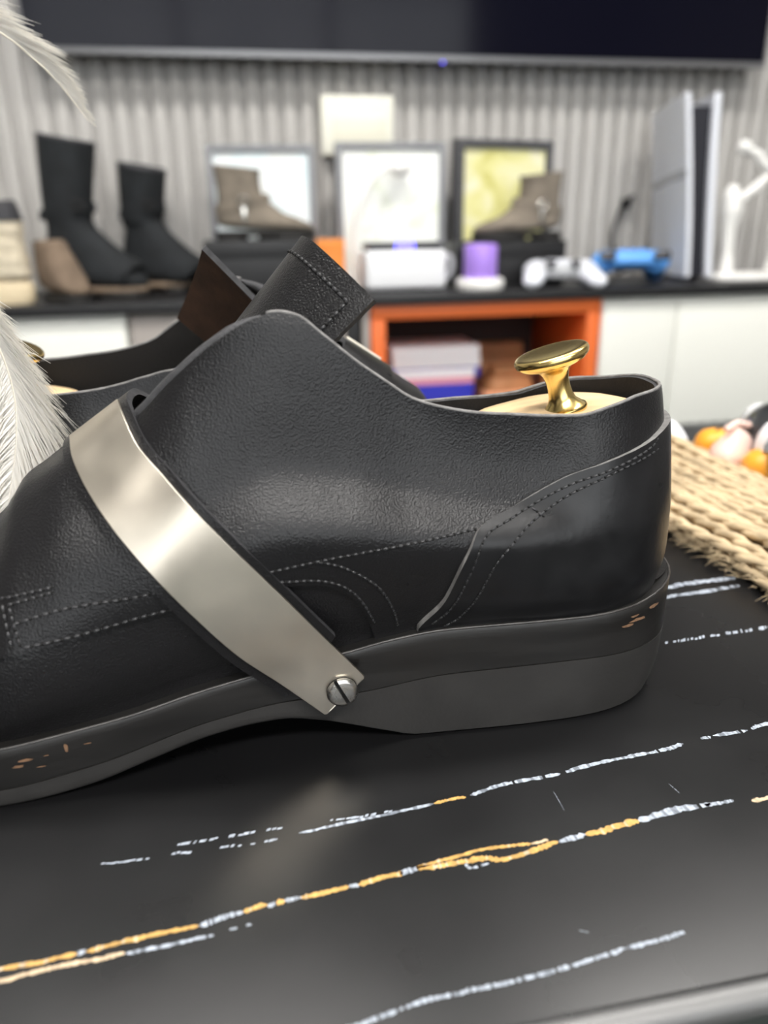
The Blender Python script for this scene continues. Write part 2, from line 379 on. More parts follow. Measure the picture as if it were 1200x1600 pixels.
def build_quarter(root):
    # --- quarter: the top layer round the heel with its raised front flaps
    cols = columns(-.0775, .0016); mb = MB(); rows = []
    for c in cols:
        zl_ = max(c.zb - .002, float(pchip(*LOW, c.xr)) if c.xr < .0385 else 0)
        fs = 1-(1-np.linspace(0, 1, 44))**1.35
        rows.append(c.pts(zl_ + (c.zt - zl_)*fs, .0008))
    mb.grid(rows, flip=True)
    q = mb.build('quarter', ['leather','lining','rawdark'], root, sharp=0); solidify(q, .0024, -1, 1, 2)
    for xz, pitch in (([(.004,.0715),(.0189,.0737),(.0299,.0751),(.0503,.0773),(.07,.0792)], .0023),
               ([(.0193,.0736),(.0278,.0702),(.0379,.0622),(.0433,.0517),(.0453,.0442)], .0022),
               ([(.0069,.0676),(.0196,.0666),(.0276,.063),(.0329,.0566),(.0372,.0471)], .0022),
               ([(-.0706,.063),(-.0561,.0662),(-.0398,.0671),(-.0255,.0684)], .0027),
               ([(-.068,.0566),(-.0481,.0586),(-.0332,.0611),(-.0212,.0625)], .0027),
               ([(-.0742,.0694),(-.0586,.0724)], .0022), ([(-.0718,.068),(-.0585,.0711)], .0022),
               ([(-.0734,.0679),(-.0712,.0566)], .0022), ([(-.0713,.0672),(-.0688,.0571)], .0022)):
        st = MB(); stitch(st, on_wall(xz, .00095), pitch, .00046); st.build('stitching', ['thread','hole'], q)
    eb = MB(); P = [Column(x=x).pts([float(zt(x))], .0008)[0] + Vector((.0002,.0032,-.0012)) for x in np.linspace(-.038, .0075, 40)]
    eb.tube(P, [.0012+.0014*min(1, i/6, (39-i)/8) for i in range(40)], 10); eb.build('facing_edge', 'rawdark', q, sharp=0)
    eb = MB(); P = [c.pts([c.zt], .0004)[0] + Vector((0,.0006*c.side,.0001)) for c in cols if c.xr > .0085]
    eb.tube(P, .00062, 8); tag(eb.build('raw_topline_edge', 'raw', q, sharp=0), 'pale raw leather edge along the opening')
    return q

def build_shoe(root):
    # --- sole
    half, ring = sole_ring()
    def lev(zf, inset=0):
        out = []
        for i, (x, o) in enumerate(ring):
            a, b = Vector(ring[i-1]), Vector(ring[(i+1) % len(ring)]); t = (b-a).normalized(); n = Vector((t.y, -t.x))
            q = Vector((x, o)) + n*(inset(x) if callable(inset) else inset)
            out.append(Vector((q.x, -q.y, float(zf(q.x)))))
        return out
    ztop = lambda x: pchip(*SOLE_TOP, x); zbot = lambda x: pchip(*SOLE_BOT, x); zl = lambda x: pchip(*LAYER, x)
    # make sure the inset really goes inwards
    sgn = -1 if (lev(ztop, .001)[20].y < lev(ztop, 0)[20].y) else 1
    L = lambda zf, q: lev(zf, (lambda x: q(x)*sgn) if callable(q) else q*sgn)
    tp = lambda k: (lambda x: k[0] + k[1]*float(np.clip((x-.105)/.045, 0, 1))**1.3)   # the heel draws in towards its foot
    mb = MB(); mb.rings([L(lambda x: zbot(x), tp((.003,.004))), L(lambda x: zbot(x)+.0003, tp((.0010,.0040))), L(lambda x: zbot(x)+.0011, tp((.0002,.0034))), L(lambda x: .72*zbot(x)+.28*zl(x), tp((0,.0018))), L(lambda x: .45*zbot(x)+.55*zl(x), tp((0,.0006))), L(zl, .0001), L(lambda x: zl(x), .004)])
    mb.build('rubber_sole', ['rubber'], root)
    mb = MB(); mb.rings([L(lambda x: zl(x)+.0001, .004), L(lambda x: zl(x)+.0001, .0006), L(lambda x: zl(x)+.0004, .0002), L(lambda x: .6*zl(x)+.4*ztop(x), .0002), L(lambda x: .25*zl(x)+.75*ztop(x), .0), L(lambda x: ztop(x)-.0010, .0), L(lambda x: ztop(x)-.0002, .0006), L(lambda x: ztop(x), .0016), L(lambda x: ztop(x)-.0004, .006)])
    rr = random.Random(3)
    def blot(x, z, w, h, m):
        pts = []
        for k in range(9):
            a = 2*math.pi*k/9; xx = x + w*math.cos(a)*rr.uniform(.5, 1.1); zz = z + h*math.sin(a)*rr.uniform(.5, 1.1)
            if xx > XC:
                q = min(1, (xx-XC)/(.1578-XC)); o = .0402*(1-q**2.3)**(1/2.3)
            else: o = float(pchip(*SOLE_W, xx))
            pts.append((xx, -o-.00018, min(zz, float(ztop(xx))-.0008)))
        mb.add(pts, [list(range(9))], m)
    for x, z, w, h in ((.1325,.0375,.0045,.0009),(.128,.0362,.003,.0007),(.1395,.0405,.003,.0009),(.1305,.0393,.0022,.0005),
                       (-.0625,.0185,.0007,.0028),(-.0745,.0168,.0028,.0006),(-.077,.0150,.0022,.0007),(-.0685,.0172,.0012,.0004),(-.0705,.0135,.0018,.0003),(-.056,.0188,.0015,.0003)):
        blot(x, z, w, h, 1)
    mb.build('outsole', ['sole','scuff'], root)
    mb = MB(); P = L(lambda x: ztop(x)-.0003, .0004); mb.tube(P[6:-6], .00048, 8); mb.build('welt_edge', 'welt', root, sharp=0)
    # --- vamp: the under layer, from the toe to the middle of the shoe
    def fmax(x): return float(pchip([-.16,-.047,-.035,.06],[1,1,.62,.45], x))
    mb = MB()
    for side in (1, -1):
        rows = []
        for x in list(np.linspace(-.1545, .058, 90)):
            c = Column(x=x, side=side); ft = fmax(x); fs = 1-(1-np.linspace(0, 1, 26))**1.5
            p = c.pts(c.zb - .002 + (c.zb + (c.zt-c.zb)*ft - c.zb + .002)*fs, -.0010)
            rows.append([Vector((q.x, q.y if q.y*side < 0 else 0, q.z - (.0008 if ft > .99 else 0))) for q in p])
        rows.insert(0, [Vector((-.1572, 0, q.z)) for q in rows[0]])          # close the toe
        mb.grid(rows, flip=(side > 0))
    mb.build('vamp', ['leather'], root, sharp=0)
    build_quarter(root)
    # --- heel counter, laid over the quarter
    cols = columns(.0521, .0011); mb = MB(); rows = []
    for c in cols:
        top = float(pchip(*CTR, c.xr)); rows.append(c.pts(c.zb - .0015 + (top-c.zb+.0015)*np.linspace(0, 1, 20), .0030))
    mb.grid(rows, flip=True)
    hc = mb.build('heel_counter', ['counter','raw'], root, sharp=0); solidify(hc, .0028, -1, 0, 1)
    for xz in ([(.1360,.1020),(.1311,.0993),(.1054,.0913),(.0829,.0822),(.072,.0773),(.0672,.0655),(.0619,.0512),(.0565,.0445)],
               [(.1360,.0985),(.1153,.0930),(.0916,.0819),(.0817,.0752),(.0753,.0679),(.0702,.0555),(.0655,.0467),(.0609,.0429)],
               [(.0891,.0841),(.0929,.0812)]):
        st = MB(); stitch(st, on_wall(xz, .0032), .0025, .00038); st.build('stitching', ['thread','hole'], hc)
    # --- insole
    mb = MB(); o1 = [Vector((x, -o*.86, .047 if x > .0 else .047 + x*.12)) for x, o in ring if x > -.12]
    mb.add(o1, [list(range(len(o1)))]); mb.build('insole', 'lining', root)
    # --- tongue: stiff leather tab that stands up out of the front opening
    build_tongue(root, (-.020,-.0190,.092), (.0429,-.0150,.1482), (-.034,.0215,.100), (.0245,.0250,.1662))
    # --- strap over the instep, with its metal plate and screw
    SL = [(.0187,.0408,.0169),(.0055,.0412,.0304),(-.0079,.0438,.0448),(-.0199,.0450,.0608),(-.0296,.0448,.0746),(-.0394,.0392,.0874),(-.0464,.0312,.0971),(-.0516,.0199,.1040),(-.0545,.0060,.1078)]
    SR = [(.0325,.0412,.0303),(.0187,.0424,.0485),(.006,.0440,.0656),(-.0056,.0444,.0803),(-.0168,.0415,.0938),(-.0248,.0349,.1027),(-.0312,.0278,.1095),(-.0362,.0148,.1168),(-.0383,.0060,.1188)]
    V = lambda q, s=1: Vector((q[0], -q[1]*s, q[2]))
    Ln = spline([V(q) for q in SL], 8); Rn = spline([V(q) for q in SR], 8)
    La = spline([V(q) for q in SL] + [V(q, -1) for q in SL[::-1]], 8); Ra = spline([V(q) for q in SR] + [V(q, -1) for q in SR[::-1]], 8)
    def band(Lp, Rp, widen, d, nv=7):
        rows = []
        for i in range(len(Lp)):
            w = (Rp[i]-Lp[i]); u = w.normalized(); t = ((Lp[min(i+1, len(Lp)-1)]+Rp[min(i+1, len(Lp)-1)]) - (Lp[max(i-1, 0)]+Rp[max(i-1, 0)])).normalized()
            n = u.cross(t).normalized()
            if n.dot(Vector((0, (Lp[i].y+Rp[i].y), .03))) < 0: n = -n
            rows.append([Lp[i]-u*widen*1.5 + (w+u*2.5*widen)*k/(nv-1) + n*d for k in range(nv)])
        return rows
    mb = MB(); mb.grid(band(La[6:-6], Ra[6:-6], .0025, -.0004), flip=False)
    sp = mb.build('strap', ['leather','leather','rawdark'], root, sharp=0)
    solidify(sp, .0026, -1, 1, 2)
    rows = band(Ln, Rn, 0, .0010, 9)
    u = (rows[0][-1]-rows[0][0]).normalized(); t0 = (rows[1][4]-rows[0][4]).normalized()
    e = []
    for q in (.0, .35, .75, 1):                                   # rounded corners at the screwed end
        e.append([rows[0][4] - t0*(.0008*q) + (p-rows[0][4])*(1-.10*q*q) for p in rows[0]])
    rows = e[::-1] + rows[1:]
    mb = MB(); mb.grid(rows)
    pl = mb.build('strap_plate', 'nickel', sp, sharp=0); tag(pl, 'brushed nickel plate'); solidify(pl, .0011, -1, es=False)
    bv = pl.modifiers.new('round_edges', 'BEVEL'); bv.width = .0003; bv.segments = 2; bv.limit_method = 'ANGLE'; bv.angle_limit = R(50); bv.harden_normals = True
    c = Vector((.0250, -.0424, .0258)); n = u.cross(t0).normalized()
    if n.y > 0: n = -n
    sl = (Vector((.0275,-.0424,.0205)) - Vector((.0228,-.0424,.0305))).normalized(); bx = n.cross(sl).normalized(); sl = bx.cross(n)
    mt = Matrix((sl, bx, n)).transposed().to_4x4(); mt.translation = c
    mb = MB(); mb.lathe([(0,-.003),(.0050,-.003),(.0052,.0002),(.0050,.0006),(0,.0006)], 36, 1, mt)
    for sg in (-1, 1):                                            # two half-moon lands leave the driver slot open
        prev = []
        for rad, hh in ((.0052,.0005),(.0053,.0010),(.0050,.0016),(.0043,.0020),(.0032,.0022)):
            a0 = math.asin(.00062/rad); prev.append([mt @ Vector((rad*math.cos(q), sg*rad*math.sin(q), hh)) for q in np.linspace(a0, math.pi-a0, 22)])
        mb.rings(prev, 0, flip=(sg < 0))
    sc = mb.build('screw', ['screw','tleg'], sp, sharp=35); tag(sc, 'slotted steel screw head')
    return root

SHOE = thing('shoe', 'black leather buckle shoe in front, nickel strap plate, heel pointing right', 'shoe', (0,.258,0), 0, 'pair of black shoes on the table')
build_shoe(SHOE)
s2 = copy_tree(SHOE); s2.location = (.013,.361,0); s2.rotation_euler.z = math.pi
for ch in list(s2.children):                                       # the second shoe's tongue is folded over more steeply
    if ch.name.startswith(('tongue', 'quarter')):
        for g in list(ch.children): bpy.data.objects.remove(g)
        bpy.data.objects.remove(ch)
FAR_DROP = [[-.08,-.045,-.034,0,.012,.03,.056,.087,.12,.16],[0,0,.008,.018,.024,.019,.0075,.0066,.0050,.0045]]
build_quarter(s2)
build_tongue(s2, (-.012,-.0190,.082), (.0385,-.0150,.1310), (-.034,.0215,.100), (.0225,.0250,.1625), .003)
tag(s2, 'black leather shoe standing behind the front one, heel pointing left')

# shoe trees, one inside each shoe
def build_tree(root):
    rows = []; xs = np.linspace(.0835, .1428, 26)
    def outl(zf, q):
        out = []
        for side in (1, -1):
            seq = xs if side > 0 else xs[::-1]
            for x in seq:
                z = zf(x); o = max(.0015, wall_o(x, min(z, float(zt(x))-.002)) - .0038 - q)
                if x > .138: o = max(.0015, o*(1-((x-.138)/.0052)**2)**.5) if x < .1431 else .002
                if x < .0935: o *= (1-((.0935-x)/.0103)**2)**.5 if x > .0834 else .1
                out.append(Vector((x, -o*side, z)))
        return out
    zt_ = lambda x: float(pchip([.08,.088,.1065,.13,.148],[.0965,.1005,.1045,.1066,.1068], x))
    r = [outl(lambda x: .062, .004), outl(lambda x: .075, .001), outl(lambda x: zt_(x)-.003, 0), outl(lambda x: zt_(x)-.0009, .0006), outl(zt_, .002), outl(lambda x: zt_(x)+.0007, .008), outl(lambda x: zt_(x)+.001, .018)]
    mb = MB(); mb.rings(r); mb.build('heel_block', 'wood', root)
    mb = MB(); mb.tube([(.09,0,.080),(.04,0,.080),(-.02,0,.068)], .004, 12); mb.build('rod', 'steel', root)
    mb = MB(); mb.ball((-.05,0,.056), (.052,.028,.017), 0, 24, 14); mb.build('toe_block', 'wood', root)
    ax = Vector((-.0068,.0014,.0225)).normalized(); bx = Vector((0,1,0)).cross(ax).normalized()
    mt = Matrix((bx, ax.cross(bx), ax)).transposed().to_4x4(); mt.translation = (.1155,0,.1050)
    k = .001
    pr = [(0,0),(8.1,0),(8.4,.8),(8.1,1.7),(6.9,2.3),(6.5,3.0),(5.1,4.3),(4.4,6.5),(4.1,9.5),(4.2,12.5),(4.9,15),(6.2,16.6),(9,17.6),(11.6,18.6),(13.1,20.0),(13.5,21.2),(13.2,22.2),(12.4,22.9),(11.4,23.0),(9,22.75),(5,22.5),(0,22.4)]
    mb = MB(); mb.lathe([(a*k, b*k) for a, b in pr], 48, 0, mt); tag(mb.build('knob', 'brass', root), 'polished brass knob')
    return root
TREE = thing('shoe_tree', 'wooden shoe tree with brass knob inside the front black shoe', 'shoe tree', (0,.258,0), 0, 'shoe trees in the pair of shoes')
build_tree(TREE)
t2 = copy_tree(TREE); t2.location = (.013,.361,-.0042); t2.rotation_euler.z = math.pi
tag(t2, 'shoe tree in the rear shoe, brass knob half behind white feather')

# ---------------------------------------------------------------- coffee table with veined black stone top
TX0, TX1, TY0, TY1 = -.50, .72, .1135, .585
table = thing('coffee_table', 'low table with black stone top, gold and white veins, grey metal edge', 'table', (0,0,0))
mb = MB(); mb.box((TX0,TY0,-.012), (TX1,TY1,0), .0012)
VEINS = [
    ('w',0.00386,[(0.1965,0.3080),(0.2088,0.3097),(0.2231,0.3102),(0.2372,0.3101)]),
    ('w',0.00289,[(0.1912,0.2987),(0.2099,0.3002),(0.2340,0.3027)]),
    ('d',0.00200,[(0.1705,0.2606),(0.1826,0.2608),(0.1889,0.2611)]),
    ('d',0.00210,[(0.1927,0.2614),(0.2050,0.2622)]),
    ('d',0.00249,[(0.2075,0.2622),(0.2214,0.2632),(0.2518,0.2651)]),
    ('d',0.00074,[(-0.0498,0.1820),(-0.0427,0.1815),(-0.0359,0.1814)]),
    ('d',0.00087,[(-0.0298,0.1818),(-0.0238,0.1813)]),
    ('d',0.00104,[(-0.0289,0.1851),(-0.0193,0.1852),(-0.0118,0.1855),(0.0010,0.1857)]),
    ('d',0.00088,[(-0.0161,0.1815),(-0.0059,0.1807)]),
    ('d',0.00089,[(-0.0033,0.1811),(-0.0004,0.1813)]),
    ('w',0.00122,[(0.0065,0.1825),(0.0189,0.1837),(0.0329,0.1846),(0.0492,0.1864)]),
    ('d',0.00108,[(0.0166,0.1858),(0.0250,0.1854),(0.0351,0.1858)]),
    ('g',0.00129,[(0.0492,0.1864),(0.0550,0.1872),(0.0598,0.1871)]),
    ('w',0.00154,[(0.0614,0.1876),(0.0707,0.1899),(0.0809,0.1909),(0.0933,0.1915)]),
    ('w',0.00172,[(0.0946,0.1915),(0.1067,0.1936),(0.1188,0.1947),(0.1311,0.1956),(0.1411,0.1970)]),
    ('w',0.00152,[(0.1485,0.1984),(0.1525,0.1990)]),
    ('w',0.00198,[(0.1536,0.1991),(0.1674,0.1996)]),
    ('w',0.00204,[(0.1692,0.1999),(0.1766,0.2010),(0.2049,0.2037)]),
    ('g',0.00153,[(-0.0867,0.1509),(-0.0784,0.1517),(-0.0697,0.1523),(-0.0609,0.1526),(-0.0518,0.1530)]),
    ('w',0.00155,[(-0.0518,0.1530),(-0.0496,0.1532)]),
    ('g',0.00158,[(-0.0496,0.1532),(-0.0411,0.1542),(-0.0317,0.1547),(-0.0220,0.1553)]),
    ('w',0.00162,[(-0.0220,0.1553),(-0.0163,0.1564),(-0.0104,0.1574)]),
    ('g',0.00176,[(-0.0104,0.1574),(-0.0040,0.1580)]),
    ('w',0.00167,[(-0.0040,0.1580),(-0.0016,0.1585)]),
    ('g',0.00178,[(-0.0016,0.1585),(0.0007,0.1587)]),
    ('w',0.00169,[(0.0007,0.1587),(0.0050,0.1589)]),
    ('g',0.00181,[(0.0050,0.1589),(0.0103,0.1591),(0.0183,0.1599)]),
    ('w',0.00153,[(0.0183,0.1599),(0.0210,0.1600)]),
    ('g',0.00178,[(0.0210,0.1600),(0.0284,0.1612),(0.0341,0.1619)]),
    ('w',0.00183,[(0.0330,0.1614),(0.0388,0.1623)]),
    ('g',0.00189,[(0.0379,0.1627),(0.0452,0.1620),(0.0519,0.1622),(0.0575,0.1621),(0.0628,0.1605),(0.0720,0.1620),(0.0810,0.1637)]),
    ('w',0.00208,[(0.0810,0.1637),(0.0901,0.1649)]),
    ('g',0.00241,[(0.0901,0.1649),(0.0998,0.1658),(0.1082,0.1667)]),
    ('w',0.00259,[(0.1082,0.1667),(0.1201,0.1684),(0.1335,0.1690)]),
    ('w',0.00151,[(0.1313,0.1689),(0.1366,0.1687),(0.1414,0.1688)]),
    ('g',0.00122,[(0.0379,0.1627),(0.0477,0.1641),(0.0587,0.1657),(0.0672,0.1650),(0.0730,0.1646)]),
    ('b',0.00101,[(0.0730,0.1646),(0.0761,0.1649),(0.0784,0.1652)]),
    ('w',0.00092,[(0.0520,0.1613),(0.0531,0.1594),(0.0587,0.1599)]),
    ('b',0.00187,[(0.1468,0.1674),(0.1526,0.1677),(0.1760,0.1685)]),
    ('b',0.00131,[(-0.0859,0.1484),(-0.0775,0.1488),(-0.0689,0.1491),(-0.0603,0.1500),(-0.0529,0.1503),(-0.0460,0.1502),(-0.0399,0.1506)]),
    ('w',0.00115,[(-0.0399,0.1506),(-0.0329,0.1508),(-0.0251,0.1513),(-0.0174,0.1518)]),
    ('w',0.00078,[(-0.0140,0.1525),(-0.0120,0.1525)]),
    ('w',0.00079,[(-0.0097,0.1530),(-0.0084,0.1528)]),
    ('w',0.00115,[(0.0059,0.1199),(0.0149,0.1212),(0.0210,0.1221),(0.0304,0.1236),(0.0367,0.1239),(0.0447,0.1241),(0.0527,0.1242),(0.0611,0.1249),(0.0697,0.1256),(0.0768,0.1263),(0.0832,0.1272)]),
    ('w',0.00118,[(0.0832,0.1272),(0.0913,0.1276),(0.0969,0.1282),(0.1008,0.1285)]),
    ('w',0.00017,[(0.0879,0.1840),(0.0879,0.1753)]),
    ('w',0.00023,[(0.0743,0.1345),(0.0767,0.1334)]),
    ('w',0.00018,[(0.1256,0.1798),(0.1267,0.1751)]),
]
vr = random.Random(11)
for m, w, P in VEINS:
    if m == 'd':                                                      # broken vein: a row of small hatch marks
        pts = spline([(x, y, 0) for x, y in P], 40); d = 0; nxt = 0
        for a, b in zip(pts[:-1], pts[1:]):
            d += (b-a).length
            if d > nxt:
                nxt = d + vr.uniform(.0006, .0022) + (.003 if vr.random() < .12 else 0); t = (b-a).normalized(); n = Vector((-t.y, t.x, 0)); l = vr.uniform(.0003, .0009); h = w*vr.uniform(.3, .65); c = b + n*vr.gauss(0, w*.12) + Vector((0,0,.00012)); sk = t*h*.5
                mb.add([c-t*l-n*h-sk, c+t*l-n*h*.8-sk, c+t*l+n*h+sk, c-t*l+n*h*.8+sk], [[0,1,2,3]], 1, False)
        continue
    pts = spline([(x, y, 0) for x, y in P], 12); L = []; Rr = []; wob = 0
    # finer steps so the ragged outline shows
    fine = []
    for a, b in zip(pts[:-1], pts[1:]):
        k = max(1, int((b-a).length/.0007)); fine += [a.lerp(b, i/k) for i in range(k)]
    fine.append(pts[-1])
    for i, p in enumerate(fine):
        t = (fine[min(i+1, len(fine)-1)] - fine[max(i-1, 0)]).normalized(); n = Vector((-t.y, t.x, 0))
        wob = .85*wob + vr.gauss(0, .05)*w
        e = min(1, (i+.5)/2, (len(fine)-1-i+.5)/2)
        h = w*.5*e*vr.uniform(.55, 1.2)
        L.append(p + n*(h+wob) + Vector((0,0,.00012))); Rr.append(p - n*(h-wob) + Vector((0,0,.00012)))
    for i in range(len(L)-1):                                        # hatched look: short lengths of two tones, a few left out
        q = vr.random()
        if m == 'w' and q < .06: continue
        mb.add([L[i], Rr[i], Rr[i+1], L[i+1]], [[0,1,2,3]], {'w':1 if q < .72 else 4,'g':2 if q < .93 else 3,'b':3}[m], False)
mb.build('table_top', ['stone','vwhite','vgold','vbeige','vgrey'], table, sharp=0)
mb = MB(); r = .0042
mb.tube([(TX0,TY0-.001,-.0044),(TX1,TY0-.001,-.0044)], r, 14); mb.tube([(TX0,TY1+.001,-.0044),(TX1,TY1+.001,-.0044)], r, 14)
mb.tube([(TX0-.001,TY0,-.0044),(TX0-.001,TY1,-.0044)], r, 14); mb.tube([(TX1+.001,TY0,-.0044),(TX1+.001,TY1,-.0044)], r, 14)
tag(mb.build('edge_trim', 'trimgrey', table), 'grey metal edge trim')
for x in (TX0+.06, TX1-.06):
    for y in (TY0+.06, TY1-.06):
        mb = MB(); mb.box((x-.014,y-.014,-.45), (x+.014,y+.014,-.0118), .002); mb.build('leg', 'tleg', table)

# ---------------------------------------------------------------- hank of jute rope lying across the table
rope = thing('jute_rope', 'hank of natural jute rope lying on the table behind the shoe heel', 'rope', (.286,.40,0), R(3))
rr = random.Random(5)
def strand(x, z, r, dx=0, y0=-.135, y1=.150, ph=0):
    pts = []; 
    for i in range(30):
        t = i/29; y = y1 + (y0-y1)*t
        pts.append((x + dx*t + .0035*math.sin(5*t+ph) + .0015*math.sin(13*t+2*ph), y, z + .0018*math.sin(7*t+ph*1.7)))
    return pts
def twisted(mb, pts, r):
    """two plies twisted together"""
    P = [Vector(p) for p in pts]; P = spline(P, 4); s = 0
    for ply in (0, math.pi):
        out = []; s = 0
        for i, p in enumerate(P):
            if i: s += (p-P[i-1]).length
            t = (P[min(i+1, len(P)-1)]-P[max(i-1, 0)]).normalized(); a = t.cross(Vector((0,0,1))).normalized(); b = a.cross(t); an = s/.016*math.pi + ply
            out.append(p + (a*math.cos(an) + b*math.sin(an))*r*.38)
        mb.tube(out, [r*.68*rr.uniform(.85, 1.12) for _ in out], 7)
xs = list(np.linspace(-.053, .042, 16))
for i, x in enumerate(xs):
    mb = MB(); twisted(mb, strand(x, .0034, .0034, rr.uniform(-.004,.004), -.135 + rr.uniform(-.008,.008), ph=rr.uniform(0, 6)), .0033)
    mb.build('strand', 'jute', rope, sharp=0)
for i, x in enumerate(list(np.linspace(-.048, .039, 15))):
    mb = MB(); twisted(mb, strand(x, .0092, .0034, rr.uniform(-.004,.004), -.135 + rr.uniform(-.008,.008), ph=rr.uniform(0, 6)), .0033)
    mb.build('strand', 'jute', rope, sharp=0)
for i, x in enumerate(list(np.linspace(-.037, .032, 11))):
    mb = MB(); twisted(mb, strand(x, .0148, .0034, rr.uniform(-.004,.004), -.130 + rr.uniform(-.008,.008), ph=rr.uniform(0, 6)), .0033)
    mb.build('strand', 'jute', rope, sharp=0)
mb = MB()
for i in range(420):
    y = rr.uniform(-.135, .14); x = rr.choice((-.055, -.055, rr.uniform(-.05,.045))); z = rr.uniform(.002, .012) if x < -.052 else rr.uniform(.013, .018)
    a = rr.uniform(-.9, .9); l = rr.uniform(.004, .012); d = Vector((-abs(math.cos(a))*.8, math.sin(a), rr.uniform(-.3, .5)))*l
    mb.tube([(x,y,z), Vector((x,y,z))+d*.5+Vector((0,0,.0008)), Vector((x,y,z))+d], [.00022,.00018,.00008], 4)
tag(mb.build('loose_fibres', 'jute', rope, sharp=0), kind='stuff')

# things further back on the table
def mandarin(x, y, r, label):
    t = thing('mandarin', label, 'fruit', (x,y,0), 0, 'mandarins on the table')
    mb = MB(); mb.lathe([(0,.06),(.25,.02),(.62,.12),(.92,.5),(1,.86),(.93,1.25),(.68,1.58),(.3,1.72),(.08,1.68),(0,1.66)], 28)
    mb.v = [(a*r, b*r, (c-.02)*r) for a, b, c in mb.v]; mb.build('fruit_body', 'fruit', t, sharp=0)
    mb = MB(); mb.lathe([(0,1.64),(.10,1.64),(.09,1.75),(0,1.76)], 10); mb.v = [(a*r, b*r, c*r) for a, b, c in mb.v]; mb.build('stem_end', 'bootedge', t)
mandarin(.337, .487, .0150, 'small orange mandarin nearest the shoe heel, behind the rope')
mandarin(.338, .432, .0150, 'small orange mandarin beside the clear plastic bottle')
t = thing('paper_bag', 'crumpled pale pink paper packet between the two mandarins', 'packet', (.3335,.460,0), .3)
mb = MB(); rr = random.Random(2); rows = []
for i in range(9):
    z = .034*i/8; q = math.sin(math.pi*min(1, .25+i/8*.72))
    rows.append([Vector(((.020+rr.uniform(-.002,.002))*q*math.copysign(abs(math.cos(a))**.7, math.cos(a)), (.012+rr.uniform(-.002,.002))*q*math.copysign(abs(math.sin(a))**.7, math.sin(a)), z)) for a in [2*math.pi*k/22 for k in range(22)]])
mb.rings(rows); mb.build('packet_body', 'pinkbag', t)
mb = MB(); mb.tube([(-.012,0,.034),(0,.001,.037),(.012,0,.034)], .0022, 8); mb.build('twisted_top', 'pinkbag', t)
t = thing('plastic_bottle', 'clear plastic bottle lying on the table behind the rope', 'bottle', (.366,.452,.0242), R(70))
mt = Matrix.Rotation(R(90), 4, 'Y')
pr = [(0,-.06),(.020,-.06),(.0235,-.057),(.0235,-.040),(.0222,-.037),(.0235,-.034),(.0235,-.012),(.0222,-.009),(.0235,-.006),(.0235,.018),(.020,.034),(.012,.046),(.0105,.05),(.0105,.058),(0,.058)]
mb = MB(); mb.lathe(pr, 28, 0, mt); tag(mb.build('bottle_body', 'clear', t), 'clear ribbed plastic body')
mb = MB(); mb.lathe([(0,.050),(.0125,.050),(.0128,.052),(.0128,.062),(.0115,.064),(0,.064)], 24, 0, mt); mb.build('cap', 'appl', t)
mb = MB(); mb.lathe([(.0237,-.032),(.0239,-.031),(.0239,-.014),(.0237,-.013)], 28, 0, mt); mb.build('sleeve_label', 'paper', t)
t = thing('tissue', 'white crumpled tissue left of the orange mandarins', 'tissue', (.330,.545,0))
mb = MB(); rr = random.Random(9); mb.lathe([(0,0),(.013,.001),(.017,.005),(.013,.012),(.008,.016),(0,.018)], 20)
mb.v = [(a*(1+rr.uniform(-.2,.2)), b*(1+rr.uniform(-.2,.2)), max(0, c*(1+rr.uniform(-.25,.25)))) for a, b, c in mb.v]
mb.build('tissue_body', 'paper', t)

# ---------------------------------------------------------------- white feathers, quills standing on the table left of the shoes
def feather(label, path, t0, length, lean, seed, n=430, rad=.0009, fluff=.25, sides=(1,-1), bw=.00016):
    o = thing('feather', label, 'feather', (path[0][0], path[0][1], 0), 0, 'white feathers beside the shoes'); base = Vector((path[0][0], path[0][1], 0))
    P = [p - base for p in spline(path, 14)]; N = len(P)
    mb = MB(); mb.tube(P, [rad*(1.25-1.1*i/(N-1)) for i in range(N)], 7); mb.build('quill', 'quill', o, sharp=0)
    fr = random.Random(seed); mb = MB()
    for i in range(n):
        for side in sides:
            t = t0 + (1-t0)*(i + fr.random())/n; k = min(N-2, int(t*(N-1))); f = t*(N-1)-k
            p = P[k].lerp(P[k+1], f); T = (P[min(k+2, N-1)] - P[max(k-1, 0)]).normalized()
            S = T.cross(Vector((.25,1,.12))).normalized()*side; D = T.cross(S).normalized()
            u = (t-t0)/(1-t0); l = length(u)*fr.uniform(.75, 1.15); a = lean(u) + fr.gauss(0, .10)
            d = S*math.cos(a) + T*math.sin(a) + D*fr.gauss(0, fluff); e = d + T*.7 + Vector((0,0,-.25)) + D*fr.gauss(0, fluff)
            w = bw*fr.uniform(.7, 1.5)
            q = [p, p + d*l*.35, p + d*l*.62 + e*l*.12, p + d*l*.70 + e*l*.32]; nn = d.cross(D).normalized()
            vs = []
            for j, c in enumerate(q):
                ww = w*(1, 1.1, .8, .25)[j]; vs += [c - nn*ww + D*ww*.4, c + nn*ww - D*ww*.4]
            mb.add(vs, [[0,1,3,2],[2,3,5,4],[4,5,7,6]])
    tag(mb.build('barbs', 'feather', o, sharp=0), kind='stuff')
    return o
feather('white fluffy feather drooping down between the two shoes at the left edge',
        [(-.235,.335,.0),(-.235,.335,.08),(-.215,.33,.165),(-.165,.32,.208),(-.122,.314,.196),(-.098,.312,.160),(-.0885,.312,.132),(-.0855,.312,.112),(-.0880,.312,.092),(-.0955,.312,.066)],
        .52, lambda u: .004 + .021*min(1, u/.55)*(1.0 if u < .8 else 1.0-.4*(u-.8)/.2), lambda u: .75 + .25*u, 4, n=1500, fluff=.18, bw=.0002)
